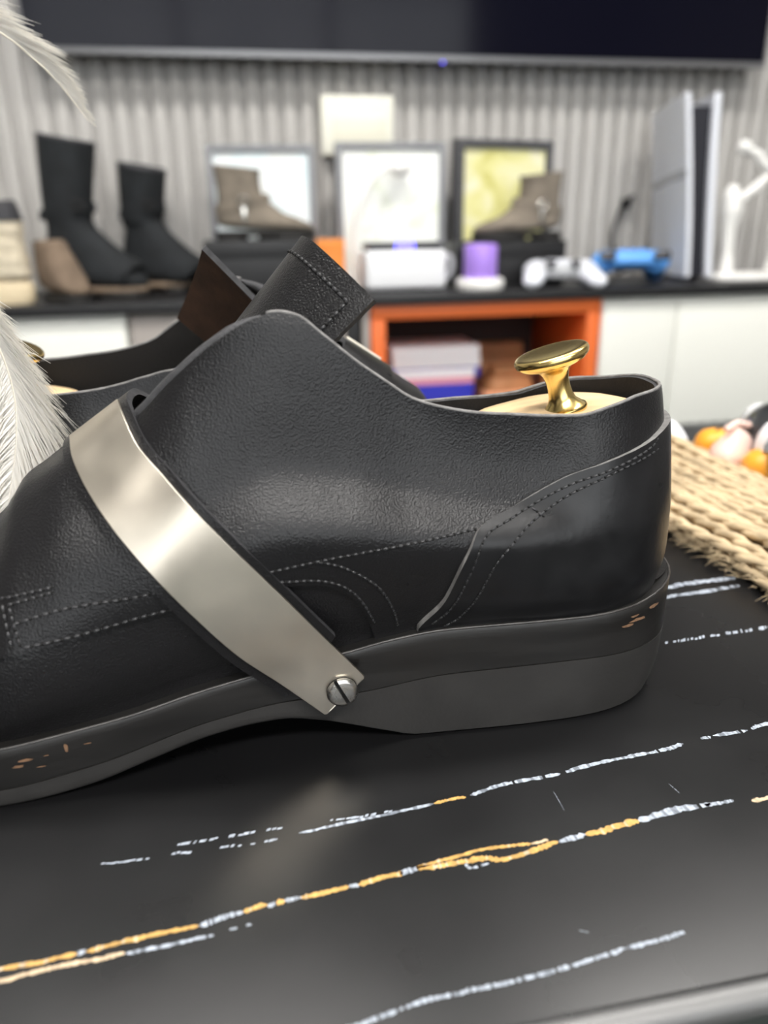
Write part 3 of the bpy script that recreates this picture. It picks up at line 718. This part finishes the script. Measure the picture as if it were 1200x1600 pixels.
feather('slim white feather tip curving in front of the television at top left',
        [(-.275,.41,.0),(-.265,.41,.12),(-.225,.41,.235),(-.165,.408,.277),(-.120,.405,.266),(-.0885,.400,.2475),(-.0778,.40,.2390),(-.0680,.40,.2290),(-.0575,.40,.2140)],
        .50, lambda u: .020*(1-u)**.8 + .003, lambda u: 1.17, 8, n=700, rad=.0008, fluff=.08, sides=(1,))

# ---------------------------------------------------------------- low cabinets along the wall
CT = .025                                                             # height of the worktop
top = MB().box((-1.15,1.585,.004), (1.75,1.935,CT), .002).build('worktop', 'black'); tag(top, 'long thin black worktop running over all the low cabinets', 'worktop')
def cabinet(label, x0, x1, fronts, m, group=None, depth=.33):
    t = thing('cabinet', label, 'cabinet', ((x0+x1)/2, 1.60, -.45), 0, group); w = x1-x0; zb_, zt_ = .155, .4535
    mb = MB(); mb.box((-w/2,.019,zb_), (w/2,depth,zt_), .0015); mb.build('body', m, t)
    k = len(fronts)
    for a, b in fronts:
        mb = MB(); mb.box((a-(x0+x1)/2+.0015,0,zb_+.002), (b-(x0+x1)/2-.0015,.018,zt_-.012), .0035); mb.build('door', m, t)
    for sx in (-1, 1):
        for y in (.04, depth-.04):
            mb = MB(); mb.lathe([(0,0),(.011,0),(.014,.01),(.016,zb_),(0,zb_)], 16); mb.build('leg', 'tleg', t, (sx*(w/2-.04), y, 0))
    return t
cabinet('white lacquered cabinet left of the taupe one, boots standing above it', -1.05, -.2105, [(-1.05,-.63),(-.63,-.2105)], 'white', 'white low cabinets')
cabinet('taupe grey cabinet between the white and the orange one', -.2065, .222, [(-.2065,.222)], 'taupe')
cabinet('white cabinet right of the orange one, games console standing above it', .7875, 1.66, [(.7875,.966),(.966,1.66)], 'white', 'white low cabinets')
t = thing('filler_panel', 'narrow black upright panel left of the orange cabinet', 'panel', (.248,1.6,-.45))
MB().box((-.0235,.03,.155), (.0235,.33,.4535), .001).build('panel_board', 'black', t); MB().box((.010,.0,.155), (.0235,.0295,.4535), .001).build('front_strip', 'taupe', t)
for y in (.06, .30): MB().box((-.012,y-.012,0), (.012,y+.012,.1549), .001).build('leg', 'tleg', t)
t = thing('open_cabinet', 'bright orange open cabinet with games and leather things inside', 'cabinet', (.5295,1.6,-.45))
w = .254; z0, z1 = .155, .4535; th = .030
mb = MB(); mb.box((-w,0,z1-th), (w,.33,z1), .002); mb.build('top_board', 'orange', t)
mb = MB(); mb.box((-w,0,z0), (w,.33,z0+th), .002); mb.build('bottom_board', 'orange', t)
for sx in (-1, 1): MB().box((min(sx*w, sx*(w-th)),.0005,z0+th), (max(sx*w, sx*(w-th)),.33,z1-th), .001).build('side_board', 'orange', t)
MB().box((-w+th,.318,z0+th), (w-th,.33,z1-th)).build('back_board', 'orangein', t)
for sx in (-1, 1):
    for y in (.04, .29): mb = MB(); mb.lathe([(0,0),(.011,0),(.014,.01),(.016,z0),(0,z0)], 16); mb.build('leg', 'tleg', t, (sx*(w-.04), y, 0))
# inside the orange cabinet
sh = -.45 + z0 + th
def case(name, label, lo, hi, m, spine, loc, rz, group=None, cat='game case'):
    t = thing(name, label, cat, loc, rz, group); lo = Vector(lo); hi = Vector(hi)
    MB().box(lo, hi, .0015).build('case_body', m, t); MB().box((lo.x+.012, lo.y-.0006, lo.z+.002), (hi.x-.012, lo.y+.001, hi.z-.002)).build('spine_label', spine, t); return t
x0 = .328; z = sh
for i, (lab, h, m, spn, w, dx) in enumerate((
    ('blue game case at the bottom of the stack in the orange cabinet', .046, 'caseblue', 'caseblue', .185, 0),
    ('blue game case second from the bottom of the cabinet stack', .038, 'caseblue', 'caseblue', .19, .002),
    ('game case with pink spine above the blue ones', .014, 'casepink', 'casepink', .18, .012),
    ('blue and white game case in the middle of the stack', .022, 'caseblue', 'paper', .205, .0),
    ('white boxed game under the topmost one of the stack', .023, 'paper', 'paper', .20, .006),
    ('white boxed game topmost on the stack in the orange cabinet', .023, 'paper', 'paper', .20, .004))):
    case('game_case', lab, (0,0,0), (w,.14,h), m, spn, (x0+dx, 1.665, z), 0, 'game cases in the orange cabinet'); z += h + .0003
def pouch(label, m, loc, rz, s=(.10,.06,.05)):
    t = thing('leather_pouch', label, 'pouch', loc, rz, 'leather pouches in the orange cabinet')
    mb = MB(); rows = []
    for i in range(8):
        q = i/7; k = 1 - .55*q**2; zz = s[2]*q
        rows.append([Vector((s[0]*k*math.copysign(abs(math.cos(a))**.5, math.cos(a)), s[1]*k*math.copysign(abs(math.sin(a))**.5, math.sin(a)), zz)) for a in [2*math.pi*j/24 for j in range(24)]])
    mb.rings(rows); mb.build('pouch_body', m, t)
    mb = MB(); mb.box((-s[0]*.72,-s[1]*.86,s[2]*.55), (s[0]*.72,s[1]*.3,s[2]*1.08), .008); mb.build('flap', m, t)
t = case('card_box', 'peach cardboard box right of the game cases in the cabinet', (0,0,0), (.135,.10,.058), 'peach', 'peach', (.548,1.66,sh), 0, None, 'box')
case('card_box', 'dark brown flat box behind the peach box in the cabinet', (0,0,0), (.20,.09,.085), 'brown', 'brown', (.535,1.775,sh), 0, None, 'box')
case('card_box', 'dark brown box carrying the small tan pouch in the cabinet', (0,0,0), (.05,.09,.072), 'brown', 'brown', (.690,1.66,sh), 0, None, 'box')
pouch('tan leather pouch lying on top of the peach box', 'tan', (.612,1.71,sh+.0587), .12, (.062,.042,.055))
pouch('larger tan leather pouch on the brown box at the cabinet back', 'tan', (.622,1.822,sh+.0857), 0, (.085,.036,.060))
pouch('small tan pouch beside the right wall of the orange cabinet', 'tan', (.715,1.70,sh+.0727), -.2, (.022,.036,.045))

# ---------------------------------------------------------------- boots and shoes on the worktop
def loft(profile, n=28, sq=2.6):
    """rings from pairs of outline points in x,z (back/under, front/over) and a half width"""
    rings = []
    for A, B, w in profile:
        A = Vector((A[0], 0, A[1])); B = Vector((B[0], 0, B[1])); c = (A+B)/2; h = (B-A)/2
        rings.append([c + h*math.copysign(abs(math.cos(a))**(2/sq), math.cos(a)) + Vector((0,w,0))*math.copysign(abs(math.sin(a))**(2/sq), math.sin(a)) for a in [2*math.pi*k/n for k in range(n)]])
    return rings
def smooth_prof(pr, n=5):
    P = spline([(a[0], a[1], 0) for a, b, w in pr], n); Q = spline([(b[0], b[1], w) for a, b, w in pr], n)
    return [((p.x, p.y), (q.x, q.y), q.z) for p, q in zip(P, Q)]
def plan(x0, x1, w, n=30, heel=.8):
    out = []
    for k in range(n):
        a = 2*math.pi*k/n; c, s = math.cos(a), math.sin(a); x = (x0+x1)/2 + (x1-x0)/2*math.copysign(abs(c)**.8, c)
        q = (x-x0)/(x1-x0); ww = w*(heel + (1-heel)*math.sin(math.pi*min(1, max(0, (q-.1)/1.15)))) ; out.append((x, ww*math.copysign(abs(s)**.8, s)))
    return out
def slab(mb, outline, z0, z1, mi=0, e=.002):
    cx = sum(p[0] for p in outline)/len(outline)
    f = lambda z, k: [Vector((cx+(x-cx)*k, y*k, z)) for x, y in outline]
    mb.rings([f(z0, .97), f(z0+e, 1), f(z1-e, 1), f(z1, .97)], mi)
def tall_boot(label, loc, rz, H, sw, L=.25, group='black boots on the worktop', lean=0):
    t = thing('boot', label, 'boot', loc, rz, group)
    pr = [((-.012,H),(sw-.012,H-.018),.050),((-.010,H*.8),(sw-.014,H*.8),.047),((-.004,H*.55),(sw-.018,H*.56),.042),((.002,.13),(sw-.014,.145),.037),
          ((-.008,.085),(sw+.006,.125),.036),((-.012,.045),(sw+.045,.095),.037),((.03,.026),(sw+.062,.082),.040),((.09,.022),(sw+.085,.068),.044),
          ((.15,.020),(.19,.060),.047),((L-.045,.018),(L-.02,.052),.043),((L-.012,.018),(L-.004,.040),.026),((L-.002,.020),(L,.030),.010)]
    def tilt(m):
        m.v = [(x + lean*max(0, z-.10)/(H-.10), y, z) for x, y, z in m.v]; return m
    mb = MB(); mb.rings(loft(smooth_prof(pr)), cap0=False); tilt(mb).build('upper', ['bootblk'], t, sharp=0)
    mb = MB(); mb.rings(loft([((-.013,H-.004),(sw-.011,H-.022),.051),((-.013,H+.001),(sw-.011,H-.017),.051),((-.010,H+.001),(sw-.014,H-.017),.048),((-.008,H-.03),(sw-.016,H-.035),.046)]), cap0=False, cap1=True); tilt(mb).build('collar', ['padblack'], t, sharp=0)
    mb = MB(); slab(mb, plan(-.016, L+.004, .047, heel=.8), .0125, .022); mb.build('welt', 'bootedge', t)
    mb = MB(); slab(mb, plan(.085, L+.003, .046, heel=.9), .0, .0128); mb.build('sole', 'bootsole', t)
    mb = MB(); slab(mb, plan(-.015, .065, .036, heel=1), .0, .0128); mb.build('heel', 'bootsole', t)
    mb = MB(); mb.rings(loft([((-.014,.150),(sw-.010,.165),.0395),((-.014,.168),(sw-.010,.183),.0405)]), cap0=False, cap1=False); tilt(mb).build('ankle_strap', 'bootblk', t)
    mb = MB(); mb.tube([(sw-.012,-.032,.170),(sw-.030,-.0405,.170),(sw-.030,-.0405,.186),(sw-.012,-.032,.186),(sw-.012,-.032,.170)], .0018, 8); tilt(mb).build('buckle', 'bootsole', t)
    return t
tall_boot('tall black suede boot on the worktop, the left and taller of the pair', (-.362,1.772,CT), R(-20), .309, .104, .200, lean=.030)
tall_boot('tall black suede boot on the worktop, the right one beside the picture frames', (-.216,1.866,CT), R(-28), .264, .090, .148, lean=.022)

def ankle_boot(label, loc, rz, m='taupesu', L=.20, H=.145, group='taupe ankle boots in front of the picture frames', buckle=True):
    t = thing('ankle_boot', label, 'boot', loc, rz, group)
    pr = [((-.006,H),(.086,H-.010),.036),((-.004,H*.8),(.086,H*.76),.035),((-.002,H*.56),(.092,H*.56),.034),((-.008,.05),(.112,.066),.034),((.0,.028),(.128,.054),.036),((.06,.020),(.14,.048),.039),((.12,.018),(.158,.042),.041),((L-.035,.016),(L-.016,.034),.036),((L-.008,.016),(L-.003,.027),.018),((L-.001,.018),(L,.022),.006)]
    mb = MB(); mb.rings(loft(smooth_prof(pr)), cap0=False); mb.build('upper', m, t, sharp=0)
    mb = MB(); mb.rings(loft([((-.008,H-.004),(.088,H-.014),.037),((-.008,H+.001),(.088,H-.009),.037),((-.005,H),(.085,H-.010),.034),((-.004,H-.02),(.084,H-.03),.033)]), cap0=False); mb.build('collar', m, t, sharp=0)
    mb = MB(); slab(mb, plan(-.012, L+.004, .042), .008, .018); slab(mb, plan(.075, L+.003, .041, heel=.9), 0, .0082); mb.build('sole', 'bootsole', t)
    mb = MB(); slab(mb, plan(-.011, .055, .034, heel=1), 0, .0082); mb.build('heel', 'bootsole', t)
    if buckle:
        mb = MB(); mb.rings(loft([((-.010,.050),(.108,.074),.0362),((-.008,.066),(.100,.090),.0362)]), cap0=False, cap1=False); b = mb.build('strap', m, t)
        for s in (-1, 1):
            mb = MB(); mb.tube([(.052+.010*math.cos(a), s*.0378, .073+.010*math.sin(a)) for a in [2*math.pi*k/16 for k in range(17)]], .0022, 8); mb.build('ring', 'steel', b)
            mb = MB(); mb.box((.047,s*.0375-.002,.034), (.056,s*.0375+.002,.064), .0015); mb.build('pull_tab', 'steel', b)
    return t
def carton(label, x0, x1, y0, y1, z0, z1, m='black'):
    t = thing('shoe_box', label, 'box', ((x0+x1)/2, (y0+y1)/2, z0), 0, 'black shoe boxes on the worktop'); w, d, h = (x1-x0)/2, (y1-y0)/2, z1-z0
    MB().box((-w+.002,-d+.002,0), (w-.002,d-.002,h-.012), .001).build('box_body', m, t); MB().box((-w,-d,h-.034), (w,d,h), .0015).build('lid', m, t)
carton('black shoe box under the left taupe ankle boot', -.052, .175, 1.665, 1.785, CT, .132)
ankle_boot('taupe suede ankle boot on a black box, toe pointing right', (-.015,1.722,.1323), R(-4), L=.192, H=.142)
carton('black shoe box under the right taupe ankle boot', .485, .742, 1.712, 1.805, CT, .120)
ankle_boot('taupe suede ankle boot on a black box, toe pointing left', (.730,1.756,.1203), R(184), L=.195, H=.142)
b = thing('low_boot', 'brown suede shoe facing forward between the cream sneaker and tall boot', 'shoe', (-.332,1.664,CT), R(-52))
pr = [((-.052,.112),(.000,.116),.026),((-.054,.075),(.012,.112),.029),((-.050,.03),(.022,.100),.031),((-.02,.018),(.036,.082),.033),((.012,.016),(.046,.064),.033),((.04,.016),(.060,.048),.030),((.066,.016),(.072,.032),.020),((.076,.018),(.078,.024),.008)]
mb = MB(); mb.rings(loft(smooth_prof(pr))); mb.build('upper', 'brownsu', b, sharp=0)
mb = MB(); slab(mb, plan(-.058, .082, .035), 0, .016); mb.build('sole', 'bootsole', b)
# cream high-top at the left edge, heel towards the boots
t = thing('high_top_sneaker', 'cream high top sneaker with black collar at the left edge', 'shoe', (-.408,1.650,CT), R(176))
pr = [((-.016,.180),(.085,.170),.038),((-.026,.150),(.088,.150),.037),((-.024,.115),(.092,.125),.036),((-.026,.075),(.112,.102),.038),((-.022,.045),(.150,.086),.039),((.06,.040),(.185,.072),.042),((.14,.038),(.215,.062),.043),((.23,.036),(.245,.052),.034),((.262,.036),(.266,.042),.016)]
mb = MB(); mb.rings(loft(smooth_prof(pr)), cap0=False); mb.build('upper', 'cream', t, sharp=0)
mb = MB(); slab(mb, plan(-.030, .275, .049), 0, .042, 0, .008); mb.build('sole', 'creamsole', t)
mb = MB(); mb.rings(loft([((-.027,.150),(.089,.150),.040),((-.022,.175),(.087,.168),.0405),((-.017,.187),(.085,.178),.039),((.004,.182),(.078,.173),.033),((.006,.15),(.076,.15),.031)]), cap0=False); mb.build('padded_collar', 'padblack', t, sharp=0)
for k, (z, a) in enumerate(((.070,.0),(.098,.004),(.126,.002))):
    mb = MB(); mb.rings(loft([((-.028+a,z),(.118-k*.012,z+.028),.0405),((-.028+a,z+.016),(.108-k*.008,z+.044),.0405)]), cap0=False, cap1=False); mb.build('strap', 'cream', t)
mb = MB(); mb.tube([(.02,-.041,.060),(.022,-.0415,.10),(.024,-.041,.14)], .0035, 8); mb.build('side_piping', 'padblack', t)

# ---------------------------------------------------------------- picture frames, reflections in their glass painted in as colour
def picture(label, x0, x1, z0, z1, y, mfr, mpr, rz=0, bw=.014, depth=.03, left=None):
    t = thing('picture_frame', label, 'picture frame', ((x0+x1)/2, y, z0), rz, 'picture frames on the worktop'); w, h = (x1-x0)/2, z1-z0
    mb = MB()
    mb.box((-w,0,0), (-w+bw,depth,h), .0015); mb.box((w-bw,0,0), (w,depth,h), .0015); mb.box((-w+bw-.001,.0004,h-bw), (w-bw+.001,depth-.0004,h), .0015); mb.box((-w+bw-.001,.0004,0), (w-bw+.001,depth-.0004,bw), .0015)
    mb.build('frame', mfr, t)
    MB().box((-w+bw-.001,.008,bw-.001), (w-bw+.001,.012,h-bw+.001)).build('print', mpr, t)  # board carrying the painted glass reflection
    MB().box((-w+.004,depth-.006,.004), (w-.004,depth-.002,h-.004)).build('backing', 'black', t)
    mb = MB(); mb.box((-.02,depth-.002,0), (.02,depth+.012,h*.55), .001); mb.build('easel_strut', 'black', t)
    return t
picture('grey framed painted pale blue reflection behind the left ankle boot', -.036, .196, CT, .322, 1.83, 'frame', 'reflA', R(-3))
picture('grey framed painted white reflection in the middle, between two ankle boots', .243, .492, CT, .327, 1.83, 'frame', 'reflB', 0)
picture('dark framed painted yellow reflection behind the right ankle boot', .512, .768, CT, .334, 1.845, 'framedk', 'reflC', R(13), .018)
sc = thing('curved_reflection', 'white curved shape modelled for a reflection in the middle picture', 'reflection', (.292,1.792,CT))  # solid curve standing for a reflection in the frame glass
pth = [(-.012,0,.012),(-.014,0,.06),(-.013,0,.12),(-.004,0,.17),(.018,.004,.215),(.05,.008,.243),(.085,.01,.252)]
mb = MB(); mb.tube(spline(pth, 6), [.010 - .00012*i for i in range(37)], 14); mb.build('neck', 'resin', sc)
mb = MB(); mb.ball((.088,.01,.248), (.024,.016,.019)); mb.build('head', 'resin', sc)
mb = MB(); mb.lathe([(0,0),(.026,0),(.027,.004),(.020,.012),(.010,.016),(0,.016)], 28); mb.build('base', 'resin', sc)
# cream box on the wall above the middle frame
t = thing('wall_control_box', 'square cream wall box with inset panel above the middle picture', 'wall box', (.305,1.9355,.300))
mb = MB(); mb.box((-.082,-.026,.005), (.084,0,.128), .004); mb.build('housing', 'plateW', t)
mb = MB(); mb.box((-.056,-.028,.022), (.068,-.024,.082), .002); mb.build('inset_panel', 'plateW2', t)

# ---------------------------------------------------------------- small devices on the worktop
t = thing('white_box_device', 'white box device with glowing blue light, left of the purple tub', 'device', (.3635,1.66,CT))
MB().box((-.088,0,.003), (.088,.10,.082), .010, seg=4).build('housing', 'appl', t)
MB().box((-.080,.015,.0815), (.080,.09,.098), .004).build('dark_top', 'consoleb', t)
mb = MB(); mb.box((-.020,.0135,.084), (.020,.0155,.096), .001); tag(mb.build('light_strip', 'led', t), 'glowing blue light')
for sx in (-1, 1): MB().box((sx*.07-.01,.01,0), (sx*.07+.01,.09,.0031)).build('foot', 'tleg', t)
mb = MB(); mb.tube(spline([(.0875,.05,.020),(.104,.05,.024),(.113,.05,.045),(.108,.05,.066),(.0875,.05,.070)], 6), .005, 10); mb.build('side_handle', 'applgrey', t)
t = thing('purple_tub', 'small purple tub on a round white base', 'tub', (.524,1.655,CT))
mb = MB(); mb.lathe([(0,0),(.048,0),(.051,.004),(.051,.018),(.047,.023),(0,.023)], 36); mb.build('base', 'resin', t)
mb = MB(); mb.lathe([(0,.0225),(.034,.0225),(.0355,.025),(.0355,.088),(.034,.091),(.030,.092),(.029,.086),(0,.086)], 36); mb.build('tub_body', 'purple', t)
def gamepad(label, loc, rz, m, mdark, s=1.0, tilt=30):
    t = thing('game_controller', label, 'controller', loc, rz, 'game controllers on the worktop')
    B = MB(); 
    for sx in (-1, 1):
        rings = []
        for i in range(12):
            q = i/11; c = Vector((sx*(.050+.022*q), .028-.085*q, .030-.012*q)); r = .030*(1-.35*q) if q < .85 else .030*(1-.35*q)*(1-((q-.85)/.16)**2)**.5
            rings.append([c + Vector((r*math.cos(a), 0, r*.72*math.sin(a))) for a in [2*math.pi*k/20 for k in range(20)]])
        g = MB(); g.rings(rings, flip=True); g.v = [tuple(Vector(v)*s) for v in g.v]; g.build('grip', m, t, sharp=0)
    g = MB(); g.box((-.052,-.012,.016), (.052,.050,.046), .010, seg=4); g.v = [tuple(Vector(v)*s) for v in g.v]; g.build('body', mdark, t)
    g = MB(); g.box((-.030,.004,.0455), (.030,.040,.051), .003); g.v = [tuple(Vector(v)*s) for v in g.v]; g.build('touch_pad', m, t)
    for sx in (-1, 1):
        g = MB(); g.lathe([(0,.040),(.006,.040),(.005,.050),(.0105,.053),(.0105,.056),(0,.0555)], 20); g.v = [tuple((Vector(v)+Vector((sx*.026,-.012,0)))*s) for v in g.v]; g.build('thumb_stick', 'consoleb', t)
        g = MB(); g.box((sx*.055-.016,.048,.024), (sx*.055+.016,.062,.042), .004); g.v = [tuple(Vector(v)*s) for v in g.v]; g.build('trigger', 'consoleb', t)
    rx = Matrix.Rotation(R(tilt), 4, 'X')
    for ch in t.children: ch.data.transform(rx)
    t.location.z -= min(v.co.z for ch in t.children for v in ch.data.vertices)
    return t
gamepad('white game controller lying before the right ankle boot', (.708,1.652,CT), R(-12), 'consolew', 'applgrey', 1.0, 8)
gamepad('bright blue game controller lying in front of the console', (.884,1.690,CT), R(168), 'blue', 'blue', 1.08, 17)
# upright console
t = thing('games_console', 'upright white games console with black core on the right', 'games console', (1.040,1.672,CT), R(-6))
def lean(z): return -.022*(z/.386)                                    # the whole console tips a little to the left
def shell(side, z, u, out=0):
    q = (z-.010)/.376
    if side < 0: x = -.014 - .026*q**1.6 - .010*math.sin(math.pi*min(1, u*1.2))*.6 + .014*u*q
    else: x = .016 + .010*q**1.6 + .020*(1-q)**1.2*(1-u) + .006*math.sin(math.pi*min(1, u*1.2)) - .012*u*q
    return Vector((x + lean(z) + side*out, .205*u, z - .020*max(0, u-.05)*q))
def plate(side):
    mb = MB(); mb.grid([[shell(side, .010+.376*i/25, j/21) for j in range(22)] for i in range(26)], flip=(side < 0))
    p = mb.build('side_plate', 'consolew', t, sharp=0); solidify(p, .013 if side < 0 else .016, 0, es=False)
    b = p.modifiers.new('round', 'BEVEL'); b.width = .003; b.segments = 3; b.limit_method = 'ANGLE'; b.angle_limit = R(50); b.harden_normals = True
    mb = MB(); mb.grid([[shell(side, .222+.016*k/2-.012*j/21, j/21*.99-.004, .0068 if side < 0 else .0083) for j in range(22)] for k in range(3)], flip=(side < 0))
    g = mb.build('glossy_strip', 'consoleg', p, sharp=0); solidify(g, .0008, 1)
for s in (-1, 1): plate(s)
mb = MB(); mb.grid([[Vector((shell(sd, .012+.350*i/20, .5).x*.0 + (shell(-1, .012+.350*i/20, .1).x*(1-f) + shell(1, .012+.350*i/20, .1).x*f), y, .012+.350*i/20)) for sd, f, y in ((-1,.12,.20),(-1,.12,.014),(1,.88,.014),(1,.88,.20))] for i in range(21)], closed=True, smooth=False)
mb.f += [[0,3,2,1],[80,81,82,83]]; mb.m += [0,0]; mb.s += [False,False]
mb.build('core', 'consoleb', t)
mb = MB(); mb.box((-.012,.0105,.06), (-.009,.0145,.15)); mb.build('disc_slot', 'tleg', t)
mb = MB(); mb.lathe([(0,0),(.052,0),(.054,.003),(.054,.008),(.04,.013),(0,.013)], 32); mb.build('stand', 'consoleb', t, (0,.10,0))
t = thing('black_cable', 'black cable hanging on the wall behind the console', 'cable', (.985,1.915,CT))
mb = MB(); mb.tube(spline([(.0,0,.005),(-.018,.005,.04),(-.030,.008,.09),(-.020,.01,.14),(-.002,.012,.175),(.02,.012,.19)], 6), .0045, 10); mb.build('cable_run', 'tleg', t)
mb = MB(); mb.box((-.012,0,.160), (.010,.016,.184), .003); mb.build('plug', 'tleg', t)
# white sculpture
t = thing('branch_sculpture', 'white sculpture with raised branching arms right of the console', 'sculpture', (1.180,1.715,CT))
def limb(pts, rs, name):
    P = spline(pts, 6); rr_ = [rs[min(len(rs)-1, i//6)] + (rs[min(len(rs)-1, i//6+1)]-rs[min(len(rs)-1, i//6)])*(i % 6)/6 for i in range(len(P))]
    MB().tube(P, rr_, 14).build(name, 'resin', t, sharp=0)
limb([(-.034,0,.012),(-.036,0,.06),(-.040,0,.11),(-.040,0,.15),(-.043,0,.185),(-.040,0,.205)], [.018,.014,.016,.024,.021,.010], 'trunk')
limb([(-.040,0,.170),(-.012,0,.182),(.020,0,.205),(.042,0,.226)], [.014,.010,.010,.007], 'arm')
limb([(.075,0,.215),(.044,0,.236),(.020,0,.254),(.004,0,.270),(-.018,0,.276)], [.014,.013,.012,.011,.009], 'arm')
limb([(.042,0,.226),(.060,0,.220),(.078,0,.214),(.100,0,.190),(.104,0,.10),(.085,0,.012)], [.009,.011,.014,.013,.013,.016], 'arm')
mb = MB(); mb.ball((-.028,0,.283), .016); mb.build('finial', 'resin', t)
mb = MB(); mb.lathe([(0,0),(.095,0),(.098,.003),(.096,.010),(.088,.013),(0,.013)], 40); mb.v = [(a+.022, b*.62, c) for a, b, c in mb.v]; mb.build('base', 'resin', t)
t = thing('orange_card_box', 'small orange box between the left and middle pictures', 'box', (.215,1.78,CT))
MB().box((-.034,0,0), (.034,.04,.100), .001).build('box_body', 'orangec', t); MB().box((-.035,-.001,.078), (.035,.041,.104), .001).build('lid', 'orangec', t)

# ---------------------------------------------------------------- television
t = thing('wall_mounted_tv', 'wide black wall television above the cabinets with grey bottom edge', 'television', (.4525,1.87,.490))
MB().box((-.8275,0,0), (.8275,.014,.945), .002).build('bezel', 'tvframe', t)
MB().box((-.8200,-.0012,.013), (.8200,.002,.939)).build('screen', 'tvscreen', t)
MB().box((-.60,.0135,.06), (.60,.050,.80), .006).build('rear_housing', 'tvback', t)
MB().box((-.25,.049,.25), (.25,.0735,.60)).build('wall_bracket', 'tvback', t)
mb = MB(); mb.ball((.040,.003,.000), (.0035,.003,.0035)); tag(mb.build('standby_light', 'led', t), 'blue standby light')

# ---------------------------------------------------------------- the room
FX0, FX1, FY0, FY1, FZ, CZ = -2.3, 3.2, -2.6, 1.955, -.45, 2.05
def struct(name, mb, m): o = mb.build(name, m); o['kind'] = 'structure'; return o
struct('floor', MB().box((FX0-.1,FY0-.1,FZ-.05), (FX1+.1,FY1+.1,FZ)), 'floor')
struct('ceiling', MB().box((FX0-.1,FY0-.1,CZ), (FX1+.1,FY1+.1,CZ+.05)), 'ceil')
mb = MB(); prof = []; x = FX0; per = .0405
while x < FX1:
    for a, d in ((0,.0005),(.0105,.0005),(.0115,.006),(.0125,.0125),(.0145,.0155),(.0175,.0165),(.0345,.0165),(.0375,.0155),(.0395,.0125),(.0402,.006)): prof.append((x+a, FY1-d))
    x += per
mb.grid([[Vector((a, b, FZ)) for a, b in prof], [Vector((a, b, CZ)) for a, b in prof]], flip=True)
mb.box((FX0-.1,FY1,FZ), (FX1+.1,FY1+.1,CZ))
struct('wall_back', mb, 'wall')
struct('wall_left', MB().box((FX0-.1,FY0-.1,FZ), (FX0,FY1,CZ)), 'sidewall')
struct('wall_right', MB().box((FX1,FY0-.1,FZ), (FX1+.1,FY1,CZ)), 'sidewall')
WX0, WX1, WZ0, WZ1 = -1.3, 1.9, .15, 1.75
mb = MB(); mb.box((FX0,FY0-.1,FZ), (WX0,FY0,CZ)); mb.box((WX1,FY0-.1,FZ), (FX1,FY0,CZ)); mb.box((WX0,FY0-.1,FZ), (WX1,FY0,WZ0)); mb.box((WX0,FY0-.1,WZ1), (WX1,FY0,CZ))
struct('wall_front', mb, 'backwall')
mb = MB()
for a in (WX0, (WX0*2+WX1)/3, (WX0+2*WX1)/3, WX1): mb.box((a-.03,FY0-.08,WZ0), (a+.03,FY0-.02,WZ1), .004)
for z in (WZ0, WZ1): mb.box((WX0,FY0-.08,z-.03), (WX1,FY0-.02,z+.03), .004)
wf = struct('window_1', mb, 'appl'); MB().box((WX0,FY0-.052,WZ0), (WX1,FY0-.048,WZ1)).build('window_pane', 'glass', wf)
mb = MB(); mb.box((FX0,FY1-.016,FZ), (FX1,FY1,FZ+.07), .002); struct('baseboard_back', mb, 'plaster')
for k, (x, y) in enumerate(LAMPS):
    t = thing('ceiling_light', LAMPL[k], 'ceiling light', (x,y,CZ), 0, 'ceiling light panels')
    w, d = LSZ[k]
    mb = MB(); mb.box((-w-.02,-d-.02,-.03), (-w,d+.02,0)); mb.box((w,-d-.02,-.03), (w+.02,d+.02,0)); mb.box((-w,-d-.02,-.03), (w,-d,0)); mb.box((-w,d,-.03), (w,d+.02,0)); mb.build('frame', 'appl', t)
    MB().box((-w,-d,-.022), (w,d,-.012)).build('diffuser', 'lamp', t)

# ---------------------------------------------------------------- daylight, camera, view
wld = bpy.data.worlds.new('daylight'); scene.world = wld; wld.use_nodes = True
bg = wld.node_tree.nodes['Background']; bg.inputs[0].default_value = (.95,.98,1.0,1); bg.inputs[1].default_value = SKY
F = 1200.; TH = math.atan(460/1200); YAW = R(10.5); ROLL = R(.8)
fwd = Vector((math.sin(YAW)*math.cos(TH), math.cos(YAW)*math.cos(TH), -math.sin(TH)))
rgt = Vector((math.cos(YAW), -math.sin(YAW), 0)); upv = rgt.cross(fwd)
r2 = rgt*math.cos(ROLL) - upv*math.sin(ROLL); u2 = rgt*math.sin(ROLL) + upv*math.cos(ROLL)
cam = bpy.data.cameras.new('camera'); co = bpy.data.objects.new('camera', cam); COL.objects.link(co)
mw = Matrix((r2, u2, -fwd)).transposed().to_4x4(); mw.translation = (0,0,.172); co.matrix_world = mw
cam.sensor_fit = 'VERTICAL'; cam.sensor_height = 36; cam.sensor_width = 27; cam.lens = F/1600*36; cam.clip_start = .01
cam.dof.use_dof = True; cam.dof.focus_distance = .272; cam.dof.aperture_fstop = 6.6
scene.camera = co
vs = scene.view_settings; scene.display_settings.display_device = 'sRGB'; vs.view_transform = 'Standard'; vs.look = 'None'; vs.exposure = EXPO; vs.gamma = 1; vs.use_curve_mapping = False
cy = scene.cycles; cy.use_denoising = True; cy.max_bounces = 8; cy.diffuse_bounces = 4; cy.glossy_bounces = 4; cy.transparent_max_bounces = 12; cy.sample_clamp_indirect = 6; cy.caustics_reflective = False; cy.caustics_refractive = False
